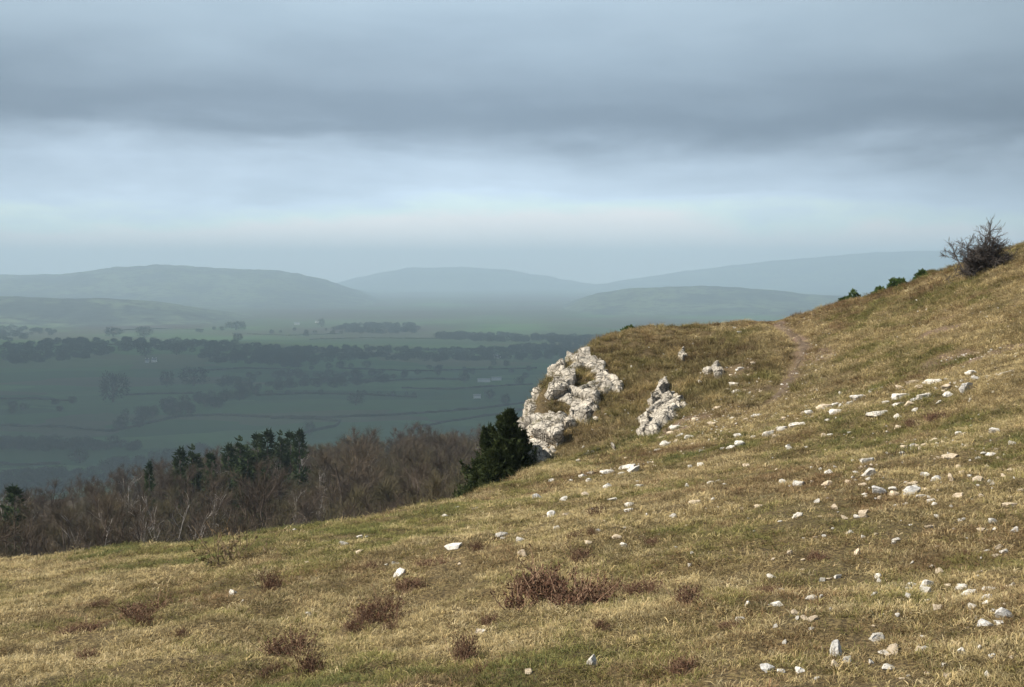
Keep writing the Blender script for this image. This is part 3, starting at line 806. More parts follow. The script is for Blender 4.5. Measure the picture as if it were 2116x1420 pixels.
_marks = [(480,1225,'on the far left turf between heather tufts'),(400,1240,'on the far left turf between heather tufts'),(700,1125,'on the turf below the bare wood'),(745,1112,'on the turf below the bare wood'),(640,1165,'on the turf below the bare wood'),
 (820,1180,'above the straggling heather left of middle'),(640,1270,'beside the straggling heather left of middle'),(945,1135,'near the little heather tufts at centre'),(1050,1110,'near the little heather tufts at centre'),(1080,1140,'near the little heather tufts at centre'),
 (950,1055,'on the turf lip beneath the yew'),(990,1050,'on the turf lip beneath the yew'),(1125,1030,'below the crag foot on open turf'),(1160,1040,'below the crag foot on open turf'),(1145,1065,'below the crag foot on open turf'),
 (1210,1008,'below the slabs at the bank foot'),(1260,1005,'below the slabs at the bank foot'),(1330,1008,'below the slabs at the bank foot'),(1290,968,'in the row of slabs at the bank foot'),(1220,975,'in the row of slabs at the bank foot'),
 (1300,1040,'beside the upright heather sprig'),(1240,1100,'behind the big russet heather'),(1290,1110,'behind the big russet heather'),(1350,1040,'beside the upright heather sprig'),
 (1400,885,'in the rubble under the grey rock wedge'),(1420,900,'in the rubble under the grey rock wedge'),(1480,865,'in the rubble under the grey rock wedge'),(1530,790,'on the scree beside the rock pillar'),(1550,760,'on the scree beside the rock pillar'),(1500,840,'on the scree beside the rock pillar'),
 (1200,930,'on the dark soil of the bank'),(1310,760,'on the dark soil of the bank'),(1300,850,'on the dark soil of the bank'),(1525,685,'on the spur top left of the path'),
 (1470,1000,'on open turf right of the bank foot'),(1440,960,'on open turf right of the bank foot'),(1440,1060,'on open turf right of the heather sprig'),(1400,1060,'on open turf right of the heather sprig'),
 (1520,920,'in the lower stone line right of rubble'),(1600,890,'in the lower stone line right of rubble'),(1650,880,'in the lower stone line right of rubble'),(1560,860,'in the lower stone line right of rubble'),
 (1700,850,'in the stone band left of the turf hump'),(1740,835,'in the stone band left of the turf hump'),(1780,820,'on the crest of the turf hump'),
 (1860,820,'in the thick of the upper stone band'),(1900,810,'in the thick of the upper stone band'),(1850,860,'just below the upper stone band'),(1820,855,'just below the upper stone band'),(1950,815,'under the bare soil near the right edge'),(2000,795,'under the bare soil near the right edge'),
 (1630,930,'on the turf under the stone band'),(1700,905,'on the turf under the stone band'),(2050,890,'right of the dark turf hollow'),(1980,900,'right of the dark turf hollow'),(1870,925,'in the half buried rubble below the hollow'),(1940,920,'in the half buried rubble below the hollow'),
 (1795,960,'in the pair of rounded stones mid right'),(1655,1000,'on the turf left of the rounded pair'),(1710,1000,'on the turf left of the rounded pair'),(1820,1015,'around the pitted grey block mid right'),(1885,1015,'around the cleft grey boulder mid right'),(1935,985,'behind the cleft grey boulder mid right'),(1960,985,'behind the cleft grey boulder mid right'),
 (2020,985,'by the right edge above the flat tan stone'),(2070,975,'by the right edge above the flat tan stone'),(2085,1045,'by the right edge beside the cleft boulder'),(1980,1030,'by the right edge beside the cleft boulder'),(1850,1045,'below the pitted grey block mid right'),(1930,1045,'below the pitted grey block mid right'),
 (1650,1065,'on open turf above the charred tuft'),(1570,1050,'on open turf above the charred tuft'),(1780,1065,'on open turf right of the charred tuft'),(1757,1105,'on open turf right of the charred tuft'),(1700,1115,'on open turf right of the charred tuft'),(1770,1140,'on open turf right of the charred tuft'),
 (2050,1100,'at the right edge on the brown turf'),(2090,1100,'at the right edge on the brown turf'),(2070,1140,'at the right edge on the brown turf'),(1930,1170,'on the brown turf above the paired stones'),(2020,1190,'on the brown turf above the paired stones'),(1590,1195,'below the charred tuft'),(1720,1195,'below the charred tuft'),(1815,1195,'below the charred tuft'),
 (1890,1210,'in the broken pair at lower right'),(1995,1220,'in the cluster at lower right'),(2045,1225,'in the cluster at lower right'),(2090,1210,'in the cluster at lower right'),(2080,1275,'in the heap at the lower right edge'),(2045,1295,'in the heap at the lower right edge'),
 (1550,1250,'above the bottom edge on green turf'),(1600,1255,'above the bottom edge on green turf'),(1855,1277,'on the green turf right of the big wedge'),(1733,1345,'around the big wedge stone'),(1725,1377,'around the big wedge stone'),(1805,1375,'right of the big wedge stone'),(1835,1350,'right of the big wedge stone'),
 (1900,1345,'near the bottom right corner'),(2000,1345,'near the bottom right corner'),(2040,1395,'near the bottom right corner'),(1590,1385,'along the bottom edge left of big wedge'),(1650,1390,'along the bottom edge left of big wedge'),(1228,1368,'at the bottom edge below russet heather'),(1090,1391,'at the bottom edge below russet heather'),(991,1307,'below the russet heather'),(800,1175,'above the straggling heather left of middle'),(1780,1150,'on open turf right of the charred tuft')]
_ORD = ['leftmost', 'second from left', 'third from left', 'fourth from left', 'fifth from left', 'sixth from left', 'seventh from left', 'eighth from left', 'ninth from left', 'tenth from left', 'eleventh from left', 'twelfth from left']
_st = []
for key, (ox, oy, sc, txt) in _Z.items():
    for e in txt.split():
        t = 'w'
        if e[-1] in 'gt': t = e[-1]; e = e[:-1]
        q = [float(k) for k in e.split(',')]
        if q[2] < 2: continue
        _st.append([ox + q[0] / sc, oy + q[1] / sc, q[2] / sc, q[3] / sc, t])
_hit = hits([(s[0], s[1] + .38 * s[3]) for s in _st])
_items = []
for i, (s, h) in enumerate(zip(_st, _hit)):
    if np.isnan(h[0]): continue
    u, v, w, hh, t = s
    ratio = w / hh
    kind = 'slab' if ratio > 2.4 else ('wedge' if ratio < 1.25 else ('block' if i % 3 == 0 else 'chunk'))
    if t == 'w' and (i * 7919) % 100 < 42 and w < 30: t = 'p'
    mk = min(_marks, key=lambda m: (m[0] - u) ** 2 + 2.2 * (m[1] - v) ** 2)[2]
    size = 'large' if w > 27 else ('small' if w < 13.5 else 'middling')
    col = {'w': 'white', 'p': 'pale', 'g': 'grey', 't': 'tan'}[t]
    shape = {'slab': 'flat slab', 'wedge': 'upright stone', 'block': 'lump', 'chunk': 'lump'}[kind]
    _items.append(dict(u=u, v=v, w=w, h=hh, t=t, kind=kind, p=h, key=(size, col, shape, mk), i=i))
_by = {}
for it in _items: _by.setdefault(it['key'], []).append(it)
for k, L in _by.items():
    L.sort(key=lambda t: t['u'])
    for j, it in enumerate(L):
        size, col, shape, mk = k
        if len(L) == 1: it['label'] = '%s %s limestone %s %s' % (size, col, shape, mk)
        else:
            o = 'rightmost' if j == len(L) - 1 else _ORD[min(j, 11)]
            it['label'] = '%s %s %s %s %s' % (o, size, col, shape, mk)
_smat = {'w': M_stone_w, 'p': M_stone_p, 'g': M_stone_g, 't': M_stone_t}
for it in _items:
    x, y, z = it['p']; d = y
    sx = 1.1 * it['w'] * d / F; szv = it['h'] * d / F
    sy = sx * R.uniform(.55, .85) if it['kind'] != 'wedge' else sx * .8
    sz = szv * (1.4 if it['kind'] != 'slab' else 1.3)
    rng = np.random.default_rng(900 + it['i'])
    p, f = stone_mesh(900 + it['i'], sx * 1.04, sy, sz, it['kind'])
    me = mesh_np('limestone_rock', p, f, _smat[it['t']], False)
    o = obj('limestone_rock', me)
    o.location = (x, y + sy * .15, z + sz * .17)
    ry = -.14 + rng.normal(0, .06) if it['kind'] == 'slab' else rng.normal(-.05, .08)
    o.rotation_euler = (rng.normal(.06, .06), ry, rng.normal(0, .18))
    tag(o, it['label'], 'rock', 'loose limestone on the turf')
N_STONES = len(_items)

# uncountable chips and gravel among them
chips = protos('stone_chip', [mesh_np('stone_chip', *stone_mesh(50 + k, 1, .75, .55, ('chunk', 'slab', 'block')[k % 3]), M_stone_t if k % 2 else M_stone_w) for k in range(5)])
_c_uv = []
def band(n, pts, spread):
    pts = np.array(pts, float); seg = np.r_[0, np.cumsum(np.hypot(*np.diff(pts, axis=0).T))]
    s = R.uniform(0, seg[-1], n)
    for a, b in zip(np.interp(s, seg, pts[:, 0]) + R.normal(0, spread * 1.6, n), np.interp(s, seg, pts[:, 1]) + R.normal(0, spread, n)): _c_uv.append((a, b))
band(230, [(1440, 915), (1560, 870), (1700, 850), (1850, 815), (2080, 775)], 11)
band(130, [(1700, 700), (1690, 740), (1670, 790), (1620, 820)], 13)
band(210, [(1525, 740), (1540, 800), (1500, 850), (1400, 895)], 14)
band(60, [(1960, 745), (2095, 730)], 8)
band(50, [(1180, 985), (1330, 960), (1420, 920)], 9)
band(60, [(1200, 900), (1330, 860), (1390, 770)], 32)
band(60, [(1800, 900), (2080, 930)], 30)
band(35, [(1700, 1000), (2080, 1040)], 30)
band(50, [(1300, 1060), (2080, 1150)], 60)
band(30, [(1550, 1300), (2080, 1300)], 60)
band(45, [(1880, 650), (2080, 640)], 22)
band(26, [(1520, 690), (1660, 665)], 8)
band(110, [(1180, 860), (1260, 800), (1330, 760), (1440, 720)], 26)
band(70, [(1420, 740), (1500, 800), (1440, 860)], 20)
band(60, [(1650, 980), (2060, 900)], 30)
_c_uv = [(u, v) for u, v in _c_uv if u < 2200]
q = hits(_c_uv); q = q[~np.isnan(q[:, 0])]; m = len(q)
s = np.abs(R.normal(.028, .022, m)) + .018
scatter('stone_chips', q + np.c_[np.zeros(m), np.zeros(m), s * .12], np.c_[R.normal(0, .3, m), R.normal(0, .3, m), R.uniform(0, 6.28, m)], np.c_[s, s, s], R.integers(0, 5, m), np.ones((m, 3)), chips,
        'small limestone chips and gravel strewn through the turf and along the path')

# turf on the ledges of the crag
me = crag.data; nf = len(me.polygons)
nn_ = np.empty(nf * 3, np.float32); me.polygons.foreach_get('normal', nn_); nn_ = nn_.reshape(-1, 3)
cc_ = np.empty(nf * 3, np.float32); me.polygons.foreach_get('center', cc_); cc_ = cc_.reshape(-1, 3) + np.array(crag.location)
pr_ = (nn_[:, 2] > .80) * (.004 + .055 * sstep(vnoise3(cc_ / .55, 441), .52, .70))
pk = np.nonzero(R.uniform(0, 1, nf) < pr_)[0]; m = len(pk)
lt = np.array((.23, .185, .08)) * R.uniform(.5, 1.3, (m, 1)); lg = (R.uniform(0, 1, m) < .4)[:, None]; lt = np.where(lg, lt * (.8, 1.05, .7), lt)
s = R.uniform(.45, .95, m)
scatter('ledge_grass', cc_[pk], np.c_[R.normal(0, .3, (m, 2)), R.uniform(0, 6.28, m)], np.c_[s, s, s * .8], R.integers(0, 4, m), lt, g_long, 'dry grass tufts growing on the ledges of the limestone crag')

# ------------------------------------------------------------------ heather
def heather_meshes(seed, nst, upright):
    """unit clump: radius about 1, height about 1"""
    rng = np.random.default_rng(seed)
    st, lf = Geo(), Geo()
    nc = max(3, nst // 22)
    cen = rng.normal(0, .50, (nc, 2)); ch = rng.uniform(.45, 1., nc)
    for i in range(nst):
        k = rng.integers(nc); b = np.r_[cen[k] + rng.normal(0, .12, 2), -.04]
        out = np.r_[(b[:2] - cen[k]) * 1.5 + rng.normal(0, .28, 2), rng.uniform(.8, 1.2) * upright]; out /= np.linalg.norm(out)
        L = ch[k] * rng.uniform(.5, 1.05)
        m1 = b + out * L * .5 + rng.normal(0, .05, 3); tip = m1 + (out + rng.normal(0, .35, 3)) * L * .5
        st.tube([b, m1, tip], [.014, .010, .004], 3)
        nl = 8
        t = rng.uniform(.25, 1.05, nl)[:, None]
        base = np.where(t < .5, b + (m1 - b) * t * 2, m1 + (tip - m1) * (t - .5) * 2) + rng.normal(0, .03, (nl, 3))
        lf.slivers(base, out + rng.normal(0, .7, (nl, 3)), rng.uniform(.05, .15, nl), rng.uniform(.02, .045, nl), .15, rng)
    return st.me('heather_stems', M_heather_stem), lf.me('heather_foliage', M_heather)
_hp = [heather_meshes(70, 60, 1.3), heather_meshes(71, 110, 1.1), heather_meshes(72, 170, .8), heather_meshes(73, 240, 1.)]
_heath = [  # u, v(base), width, height, prototype, label
 (560,1222,66,58,1,'upright dark heather clump alone on the left slope'),
 (312,1268,100,40,2,'low dark heather mat under the tall left tuft'),(325,1252,44,38,0,'dark heather tuft standing on the left heather mat'),(295,1290,70,34,1,'darkest heather clump at front of the left mat'),
 (175,1308,80,28,2,'long low heather clump near the left edge'),(112,1292,18,16,0,'tiny dark heather tuft near the left edge'),(210,1252,46,14,2,'thin flat heather patch left of the heather mat'),
 (768,1176,30,24,1,'small round dark heather tuft below the wood'),(985,1146,42,34,1,'dark heather tuft between two white stones'),(1018,1118,22,16,0,'tiny heather tuft left of the white block'),
 (1220,1066,42,42,0,'upright heather sprig on open turf above russet clump'),(1180,1112,38,30,0,'left heather tuft of the pair above russet clump'),(1222,1106,30,24,1,'right heather tuft of the pair above russet clump'),
 (1170,1245,170,96,3,'big russet heather clump at lower centre'),(1105,1220,90,56,2,'reddish left flank of the big russet heather'),(1200,1160,66,40,1,'dark heather behind the big russet clump'),(1245,1236,80,48,2,'dark right flank of the big russet heather'),
 (1345,1130,44,24,1,'small heather tuft right of the big russet clump'),(1420,1250,80,54,1,'sparse heather clump right of the big russet clump'),(1330,1228,70,40,2,'low brown heather right of russet flank'),
 (845,1222,80,36,1,'heather clump under the lone white stone'),(785,1275,100,60,2,'straggling heather tangle left of middle'),(740,1300,60,32,2,'low left end of the straggling heather'),(800,1300,40,34,0,'front sprig of the straggling heather'),
 (960,1365,74,82,1,'tall ragged heather above bottom edge left of centre'),(985,1392,40,44,0,'dark heather sprig at the bottom edge'),(905,1168,74,20,2,'flat russet heather strip left of centre'),
 (600,1345,100,50,2,'dark heather mat above the bottom edge at left'),(640,1392,90,66,1,'dark heather clump at the bottom edge on left'),(565,1400,60,36,2,'low heather at bottom edge beside dark clump'),
 (1580,1228,64,22,2,'low dark heather patch under a white stone'),(1695,1158,38,24,3,'charred round tuft on the open right turf'),(1410,1392,90,50,1,'brown heather at the bottom edge right of centre'),
 (1745,1132,9,8,0,'tiny black sprig right of charred tuft'),(1995,1148,22,16,1,'tiny dark sprig on brown turf at right'),(1510,1300,46,22,2,'small brown heather mat above bottom edge'),
 (180,1362,60,30,1,'brown heather tuft in the lower left corner'),(375,1318,42,22,1,'small brown heather right of the left mat'),(1010,1290,50,30,1,'sparse brown heather below russet clump left'),(1890,880,50,22,2,'dark clump in the turf hollow'),(1940,868,62,26,2,'dark clump in the hollow under the stone band'),
 (1240,1300,56,26,1,'small brown heather straight below the russet clump')]
_hh = hits([(h[0], h[1]) for h in _heath])
for (u, v, w, h, k, lab), q in zip(_heath, _hh):
    if np.isnan(q[0]): continue
    rt = empty('heather_clump', tuple(q)); s = q[1] / F
    rt.scale = (w * s * .6, w * s * .55, h * s * .9); rt.rotation_euler = (0, 0, R.uniform(-.5, .5))
    tag(rt, lab, 'heather', 'heather clumps on the turf')
    obj('stems', _hp[k][0], rt); obj('foliage', _hp[k][1], rt)

# ------------------------------------------------------------------ shrubs on the skyline and at the lip
def branch(g, tips, rng, p, d, L, r, lev, maxlev, bendup, spread, kids, sides=5, minr=.0):
    n = 4
    pts = [p]; q = np.array(p, float); dd = np.array(d, float)
    for i in range(n):
        dd = dd + rng.normal(0, .16, 3) + np.array((0, 0, bendup)); dd /= np.linalg.norm(dd)
        q = q + dd * L / n; pts.append(q.copy())
    rad = np.linspace(r, r * .55, n + 1)
    g.tube(pts, np.maximum(rad, minr), sides if lev < 2 else 3)
    tips.append((pts[-1], dd, L, lev)); tips.append((pts[2], dd, L, lev))
    if lev >= maxlev: return
    for k in range(kids[lev]):
        t = rng.uniform(.3, 1.); i = min(int(t * n), n - 1); b = pts[i] + (pts[i + 1] - pts[i]) * (t * n - i)
        nd = dd + rng.normal(0, spread, 3); nd /= np.linalg.norm(nd)
        branch(g, tips, rng, b, nd, L * rng.uniform(.5, .78), r * .5, lev + 1, maxlev, bendup, spread, kids, sides, minr)

def twigs_at(tips, rng, n, L, w, up=.2, minlev=1):
    g = Geo(); T = [t for t in tips if t[3] >= minlev]
    i = rng.integers(len(T), size=n)
    b = np.array([T[k][0] for k in i]); d = np.array([T[k][1] for k in i])
    b = b - d * np.array([T[k][2] for k in i])[:, None] * rng.uniform(0, .5, n)[:, None]
    d = d + rng.normal(0, .75, (n, 3)) + (0, 0, up)
    g.slivers(b, d, rng.uniform(.4, 1.1, n) * L, w, .12, rng)
    return g

# windswept hawthorn on the skyline
rng = np.random.default_rng(5)
hb = hits([(2027, 564)])[0]
if np.isnan(hb[0]): hb = np.array(at(2027, 564, 41.5))
tr, tips = Geo(), []
S = hb[1] / F
for i in range(22):
    b = np.array((np.clip(rng.normal(.04, .30), -.36, .58), rng.normal(0, .14), -.1)); d = np.array((rng.normal(0, .30), rng.normal(0, .40), 1.)); d /= np.linalg.norm(d)
    branch(tr, tips, rng, b, d, rng.uniform(.40, .66), .026, 0, 3, .03, .55, (4, 3, 2), 5, .005)
for q, d, L in (((.10, 0, .5), (.12, 0, 1), .62), ((.02, .05, .45), (-.10, 0, 1), .5), ((.2, 0, .45), (.5, 0, 1), .55), ((.16, 0, .8), (.25, 0, 1), .5)):
    branch(tr, tips, rng, np.array(q), np.array(d, float), L, .02, 1, 3, .03, .5, (0, 4, 3), 5, .005)
o = empty('hawthorn_bush', tuple(hb)); tag(o, 'bare windswept hawthorn bush alone on the right skyline', 'bush')
obj('branches', tr.me('branches', M_hawthorn), o)
low = [t for t in tips if t[0][2] < 1.0]
obj('twigs', twigs_at(low, rng, 7500, .18, .012, .1, 0).me('twigs', M_hawthorn), o)
obj('fine_twigs', twigs_at(tips, rng, 1900, .20, .008, .2, 1).me('fine_twigs', M_hawthorn), o)

def leafy(name, u, v_top, v_base, width, d, label, seed, lump=5, group='evergreen shrubs behind the skyline', mat=None):
    rng = np.random.default_rng(seed)
    top = at(u, v_top, d); base_v = at(u, v_base, d); gz = float(height(np.array([top[0]]), np.array([d]))[0])
    h = top[2] - gz; rad = width * d / F / 2
    hv = top[2] - base_v[2]
    tr, lf = Geo(), Geo()
    tr.tube([(0, 0, -.1), (.02, 0, h * .35), (-.03, .02, h * .6)], [.05, .04, .02], 5)
    for i in range(lump * 9):
        an = rng.uniform(0, 6.28); rr_ = rad * math.sqrt(rng.uniform(0, 1)) * .85; zt = h - hv * 1.35 * (rr_ / rad) ** 2 - rng.uniform(0, 1) ** 1.6 * h * .55
        c = np.array((rr_ * math.cos(an), rr_ * math.sin(an), max(zt - .1 * hv, .1)))
        if i % 4 == 0: tr.tube([(0, 0, h * .3), c * .6 + (0, 0, .1), c], [.02, .014, .006], 4)
        m = 70; dirs = rng.normal(size=(m, 3)); dirs /= np.linalg.norm(dirs, axis=1)[:, None]
        b = c + dirs * rad * .27 * rng.uniform(.3, 1, (m, 1)) * np.array((1, 1, .75))
        lf.slivers(b, dirs + (0, 0, .5), rng.uniform(.05, .11, m), rng.uniform(.03, .06, m), .1, rng)
    o = empty(name, (top[0], d, gz)); tag(o, label, 'shrub', group)
    obj('branches', tr.me('branches', M_bark), o); obj('foliage', lf.me('foliage', mat or M_shrub), o)
leafy('evergreen_shrub', 1764, 602, 634, 44, 47.5, 'round green shrub peeping over the skyline, lowest of the row', 21)
leafy('evergreen_shrub', 1746, 614, 634, 30, 47.2, 'small green shrub leaning left of the lowest round shrub', 26, 3)
leafy('evergreen_shrub', 1856, 570, 606, 50, 46.5, 'largest green shrub, a peaked dome in the middle of the skyline', 22, 7)
leafy('evergreen_shrub', 1820, 594, 612, 40, 46.6, 'low green shrub against the left side of the peaked dome', 23, 4)
leafy('evergreen_shrub', 1906, 559, 584, 38, 46.0, 'green shrub at the left end of the grassy hump below hawthorn', 24, 4)
leafy('evergreen_shrub', 1302, 676, 690, 34, 45.8, 'tiny green cushion on the crag top corner', 25, 3)

# grassy hump behind the skyline: a real knoll with its own tussocks
kx, ky, kz = at(1926, 561, 46.5)
g = float(height(np.array([kx]), np.array([ky]))[0])
an = np.linspace(0, 2 * math.pi, 49)[:-1]; rr_ = np.linspace(0, 1, 16)
AN, RQ = np.meshgrid(an, rr_); hx = kx + RQ * np.cos(AN) * 1.0; hy = ky + RQ * np.sin(AN) * 1.3
hz = g - .4 + (kz - g + .4) * (1 - RQ ** 2.2) + .05 * fbm2(hx / .4, hy / .4, 3, 8)
fq = []
for i in range(15):
    for j in range(48): fq.append((i * 48 + j, i * 48 + (j + 1) % 48, (i + 1) * 48 + (j + 1) % 48, (i + 1) * 48 + j))
tag(obj('knoll', mesh_np('knoll', np.c_[hx.ravel(), hy.ravel(), hz.ravel()], np.array(fq), M_turf, True)), kind='structure')
m = 700; rs = np.sqrt(R.uniform(0, 1, m)); aa = R.uniform(0, 6.28, m)
hx = kx + rs * np.cos(aa); hy = ky + 1.3 * rs * np.sin(aa); hz = g - .4 + (kz - g + .4) * (1 - rs ** 2.2)
scatter('knoll_grass', np.c_[hx, hy, hz], np.c_[R.normal(0, .3, (m, 2)), R.uniform(0, 6, m)], np.full((m, 3), .7), R.integers(0, 4, m), np.array((.22, .19, .07)) * R.uniform(.7, 1.3, (m, 1)), g_long)

# dark yew beside the crag
rng = np.random.default_rng(9)
yd = 32.5; yx, _, yt = at(1051, 858, yd); yb = float(height(np.array([yx - .2]), np.array([yd]))[0])
lf, tr = Geo(), Geo()
def yew_spire(cx, cy, ztop, zbase, rad, n):
    tr.tube([(cx * .3, cy * .3, zbase - .2), (cx * .8, cy * .8, (zbase + ztop) * .45), (cx, cy, ztop - .15)], [.10, .07, .02], 6)
    H = ztop - zbase
    for i in range(int(n * .30)):
        t = rng.uniform(0, 1) ** 1.05; an = rng.uniform(0, 6.28)      # t = 0 at the top; one bough each
        rr_ = rad * 1.05 * t ** 1.15 * rng.uniform(.4, 1.0)
        c = np.array((cx + rr_ * math.cos(an), cy + rr_ * math.sin(an), ztop - .10 - t * H * .96))
        ax = np.array((math.cos(an) * rng.uniform(.2, .7), math.sin(an) * rng.uniform(.2, .7), 1.)); L = rng.uniform(.22, .58) * (.45 + .75 * t)
        m = 150; s_ = rng.uniform(0, 1, (m, 1)); wd = .115 * (.5 + .7 * t) * (1.1 - s_)
        bb = c + ax * L * s_ + rng.normal(0, 1, (m, 3)) * wd * (1, 1, .5)
        lf.slivers(bb, ax * .8 + rng.normal(0, .42, (m, 3)), rng.uniform(.05, .13, m), rng.uniform(.018, .036, m), .12, rng)
for u_, v_, cy_, rad_, n_ in ((1051, 856, 0, .74, 470), (1008, 892, .25, .52, 260), (1076, 902, .3, .46, 230), (1034, 915, -.2, .40, 200), (992, 962, -.1, .46, 230), (1020, 930, -.35, .48, 230), (1086, 945, .1, .30, 140)):
    xq, _, zq = at(u_, v_, yd); yew_spire(xq - yx, cy_, zq, yb, rad_ * 1.15, n_)
o = empty('yew_tree', (yx, yd, 0)); tag(o, 'dark spired yew standing against the foot of the crag', 'tree')
obj('trunk', tr.me('trunk', M_bark), o); obj('crown', lf.me('crown', M_yew), o)

# bare saplings and dead stems along the lip
def sapling(u, v, d, hpx, wpx, n, label, seed, leaves, mat=M_deadstem):
    rng = np.random.default_rng(seed)
    for dv in (0, 2, 4, 7, 10, 14, 19, 25, 32, 40):
        q = hits([(u, v + dv)])[0]
        if q[1] < (46 if u > 1150 else 31): break
    else: return
    x, d, z = q; top = at(u, v - hpx, d)[2]; H = top - z
    g, tips = Geo(), []
    for i in range(n):
        b = np.array((rng.normal(0, .05 + wpx * d / F * .10), rng.normal(0, .08), -.05)); dd = np.array((rng.normal(0, .17), rng.normal(0, .17), 1.)); dd /= np.linalg.norm(dd)
        branch(g, tips, rng, b, dd, H * rng.uniform(.6, .95), .0085 * H ** .3, 0, 2, .10, .24, (5, 2), 4, .003)
    o = empty('bare_sapling', (x, y, z)); tag(o, label, 'sapling', 'bare saplings along the turf lip')
    obj('stems', g.me('stems', mat), o)
    if leaves: obj('twigs', twigs_at(tips, rng, int(leaves * 1.5), .06, .026, -.2, 0).me('twigs', M_deadstem), o)
sapling(560, 1110, 25.5, 62, 34, 4, 'bare catkin sapling just left of the white-stemmed one on the lip', 31, 110)
sapling(612, 1104, 25., 100, 60, 7, 'tallest catkin sapling on the lip in front of the bare wood', 32, 170)
sapling(645, 1098, 25.3, 74, 40, 4, 'thin sapling right of the tallest catkin sapling', 33, 60)
sapling(400, 1136, 25., 26, 60, 5, 'short scrubby sapling in the dip of the lip', 35, 40)
sapling(55, 1158, 23.5, 30, 50, 5, 'short scrubby sapling at the lip near left edge', 36, 50)
sapling(872, 1062, 24.8, 66, 20, 2, 'single thin sapling rising above the lip right of centre wood', 37, 24)
sapling(940, 1045, 26., 44, 40, 6, 'reddish twig cluster on the lip left of yew', 38, 40)
sapling(965, 1032, 27., 40, 30, 6, 'reddish twig cluster touching the left foot of yew', 39, 30)
sapling(775, 1080, 24.6, 30, 50, 5, 'low bleached sapling on the lip before brown wood', 40, 30)
sapling(1385, 775, 40.6, 56, 24, 3, 'dead forked stems standing on the bank above rock wedge', 41, 0, M_hawthorn)
sapling(1215, 985, 31.2, 34, 60, 5, 'arching dead bramble stems at the foot of the crag', 42, 10)
# ------------------------------------------------------------------ the wood on the shelf below the scar
def bare_tree(seed, H, spread, ntw, twmat, bmat, trunk_r=.11, multi=1, twl=.75, tww=.0125, up=.5):
    rng = np.random.default_rng(seed)
    tr, tips = Geo(), []
    for s in range(multi):
        lean = rng.normal(0, .10 if multi == 1 else .22, 2)
        pts = [np.array((rng.normal(0, .08) * (multi > 1), 0, -.4))]
        for k in range(1, 7):
            t = k / 6.; pts.append(np.array((lean[0] * H * t * .6 + rng.normal(0, .10), lean[1] * H * t * .6 + rng.normal(0, .10), H * .88 * t)))
        rad = trunk_r * (1 - .85 * np.linspace(0, 1, 7)) + .012
        tr.tube(pts, rad, 6)
        for k in range(int(13 / multi) + 3):
            t = rng.uniform(.32, .97); i = min(int(t * 6), 5); b = pts[i] + (pts[i + 1] - pts[i]) * (t * 6 - i)
            an = rng.uniform(0, 6.28); d = np.array((math.cos(an) * spread, math.sin(an) * spread, rng.uniform(.5, 1.1))); d /= np.linalg.norm(d)
            branch(tr, tips, rng, b, d, H * rng.uniform(.16, .30) * (1.15 - .55 * t), trunk_r * .34 * (1.1 - .7 * t) + .008, 1, 2, .06, .42, (0, 4), 4, .010)
    tw = twigs_at(tips, rng, ntw, twl, tww, up, 0)
    return tr.me('trunk', bmat), tw.me('twigs', twmat)
def fir(seed, H, rad, mat):
    rng = np.random.default_rng(seed); tr, lf = Geo(), Geo()
    tr.tube([(0, 0, -.4), (.05, 0, H * .5), (0, 0, H * .97)], [.16, .10, .02], 6)
    for i in range(105):
        t = rng.uniform(0, 1) ** .8; an = rng.uniform(0, 6.28); L = rad * (t ** .75) * rng.uniform(.55, 1.15) + .12
        z = H * (1 - t * .86); d = np.array((math.cos(an), math.sin(an), rng.uniform(-.05, .45)))
        m = 16; s = rng.uniform(.15, 1, m)[:, None]
        b = np.array((0, 0, z)) + d * L * s + rng.normal(0, .10, (m, 3))
        lf.slivers(b, d + rng.normal(0, .5, (m, 3)) + (0, 0, .35), rng.uniform(.3, .65, m), rng.uniform(.10, .22, m), .12, rng)
    return tr.me('trunk', M_bark), lf.me('crown', mat)

_kinds = []          # (meshes, label, kind)
for k in range(4): _kinds.append((bare_tree(100 + k, 7.5, .7, 2600, M_twig_purple, M_bark), 'bare purple-twigged tree in the brown wood below the scar', 'p'))
for k in range(4): _kinds.append((bare_tree(110 + k, 6.6, .8, 2600, M_twig_brown, M_bark, multi=2), 'bare brown-twigged tree with forked stem in the wood below the scar', 'b'))
for k in range(3): _kinds.append((bare_tree(120 + k, 5.6, .9, 2600, M_twig_olive, M_bark, .08, multi=3), 'bare olive-twigged bushy tree in the wood below the scar', 'o'))
birch = [bare_tree(130 + k, 8.4, .55, 900, M_twig_purple, M_birch, .075, 1 + (k % 2), .8, .02) for k in range(3)]
firs = [fir(140 + k, 9., (1.75, 1.35, 2.1)[k], M_conifer) for k in range(3)]

# positions on a jittered grid
P_ = []
yy = 47.0
while yy < 440:
    st = 2.9 + .0105 * yy
    for aa in np.arange(-.44, .10, st / yy):
        x = (aa + R.uniform(-.5, .5) * st / yy) * yy; y = yy + R.uniform(-.5, .5) * st
        if y < shelf_end(np.array([x]))[0] + 40: P_.append((x, y))
    yy += st
P_ = np.array(P_); pz = height(P_[:, 0], P_[:, 1], False)
sc_ = R.uniform(.72, 1.38, len(P_)); kd = np.where(fbm2(P_[:, 0] / 16., P_[:, 1] / 16., 2, 71) + R.normal(0, .35, len(P_)) > .02, R.integers(8, 11, len(P_)), R.integers(0, 8, len(P_)))
u, v = proj(P_[:, 0], P_[:, 1], pz + 7.0 * sc_)
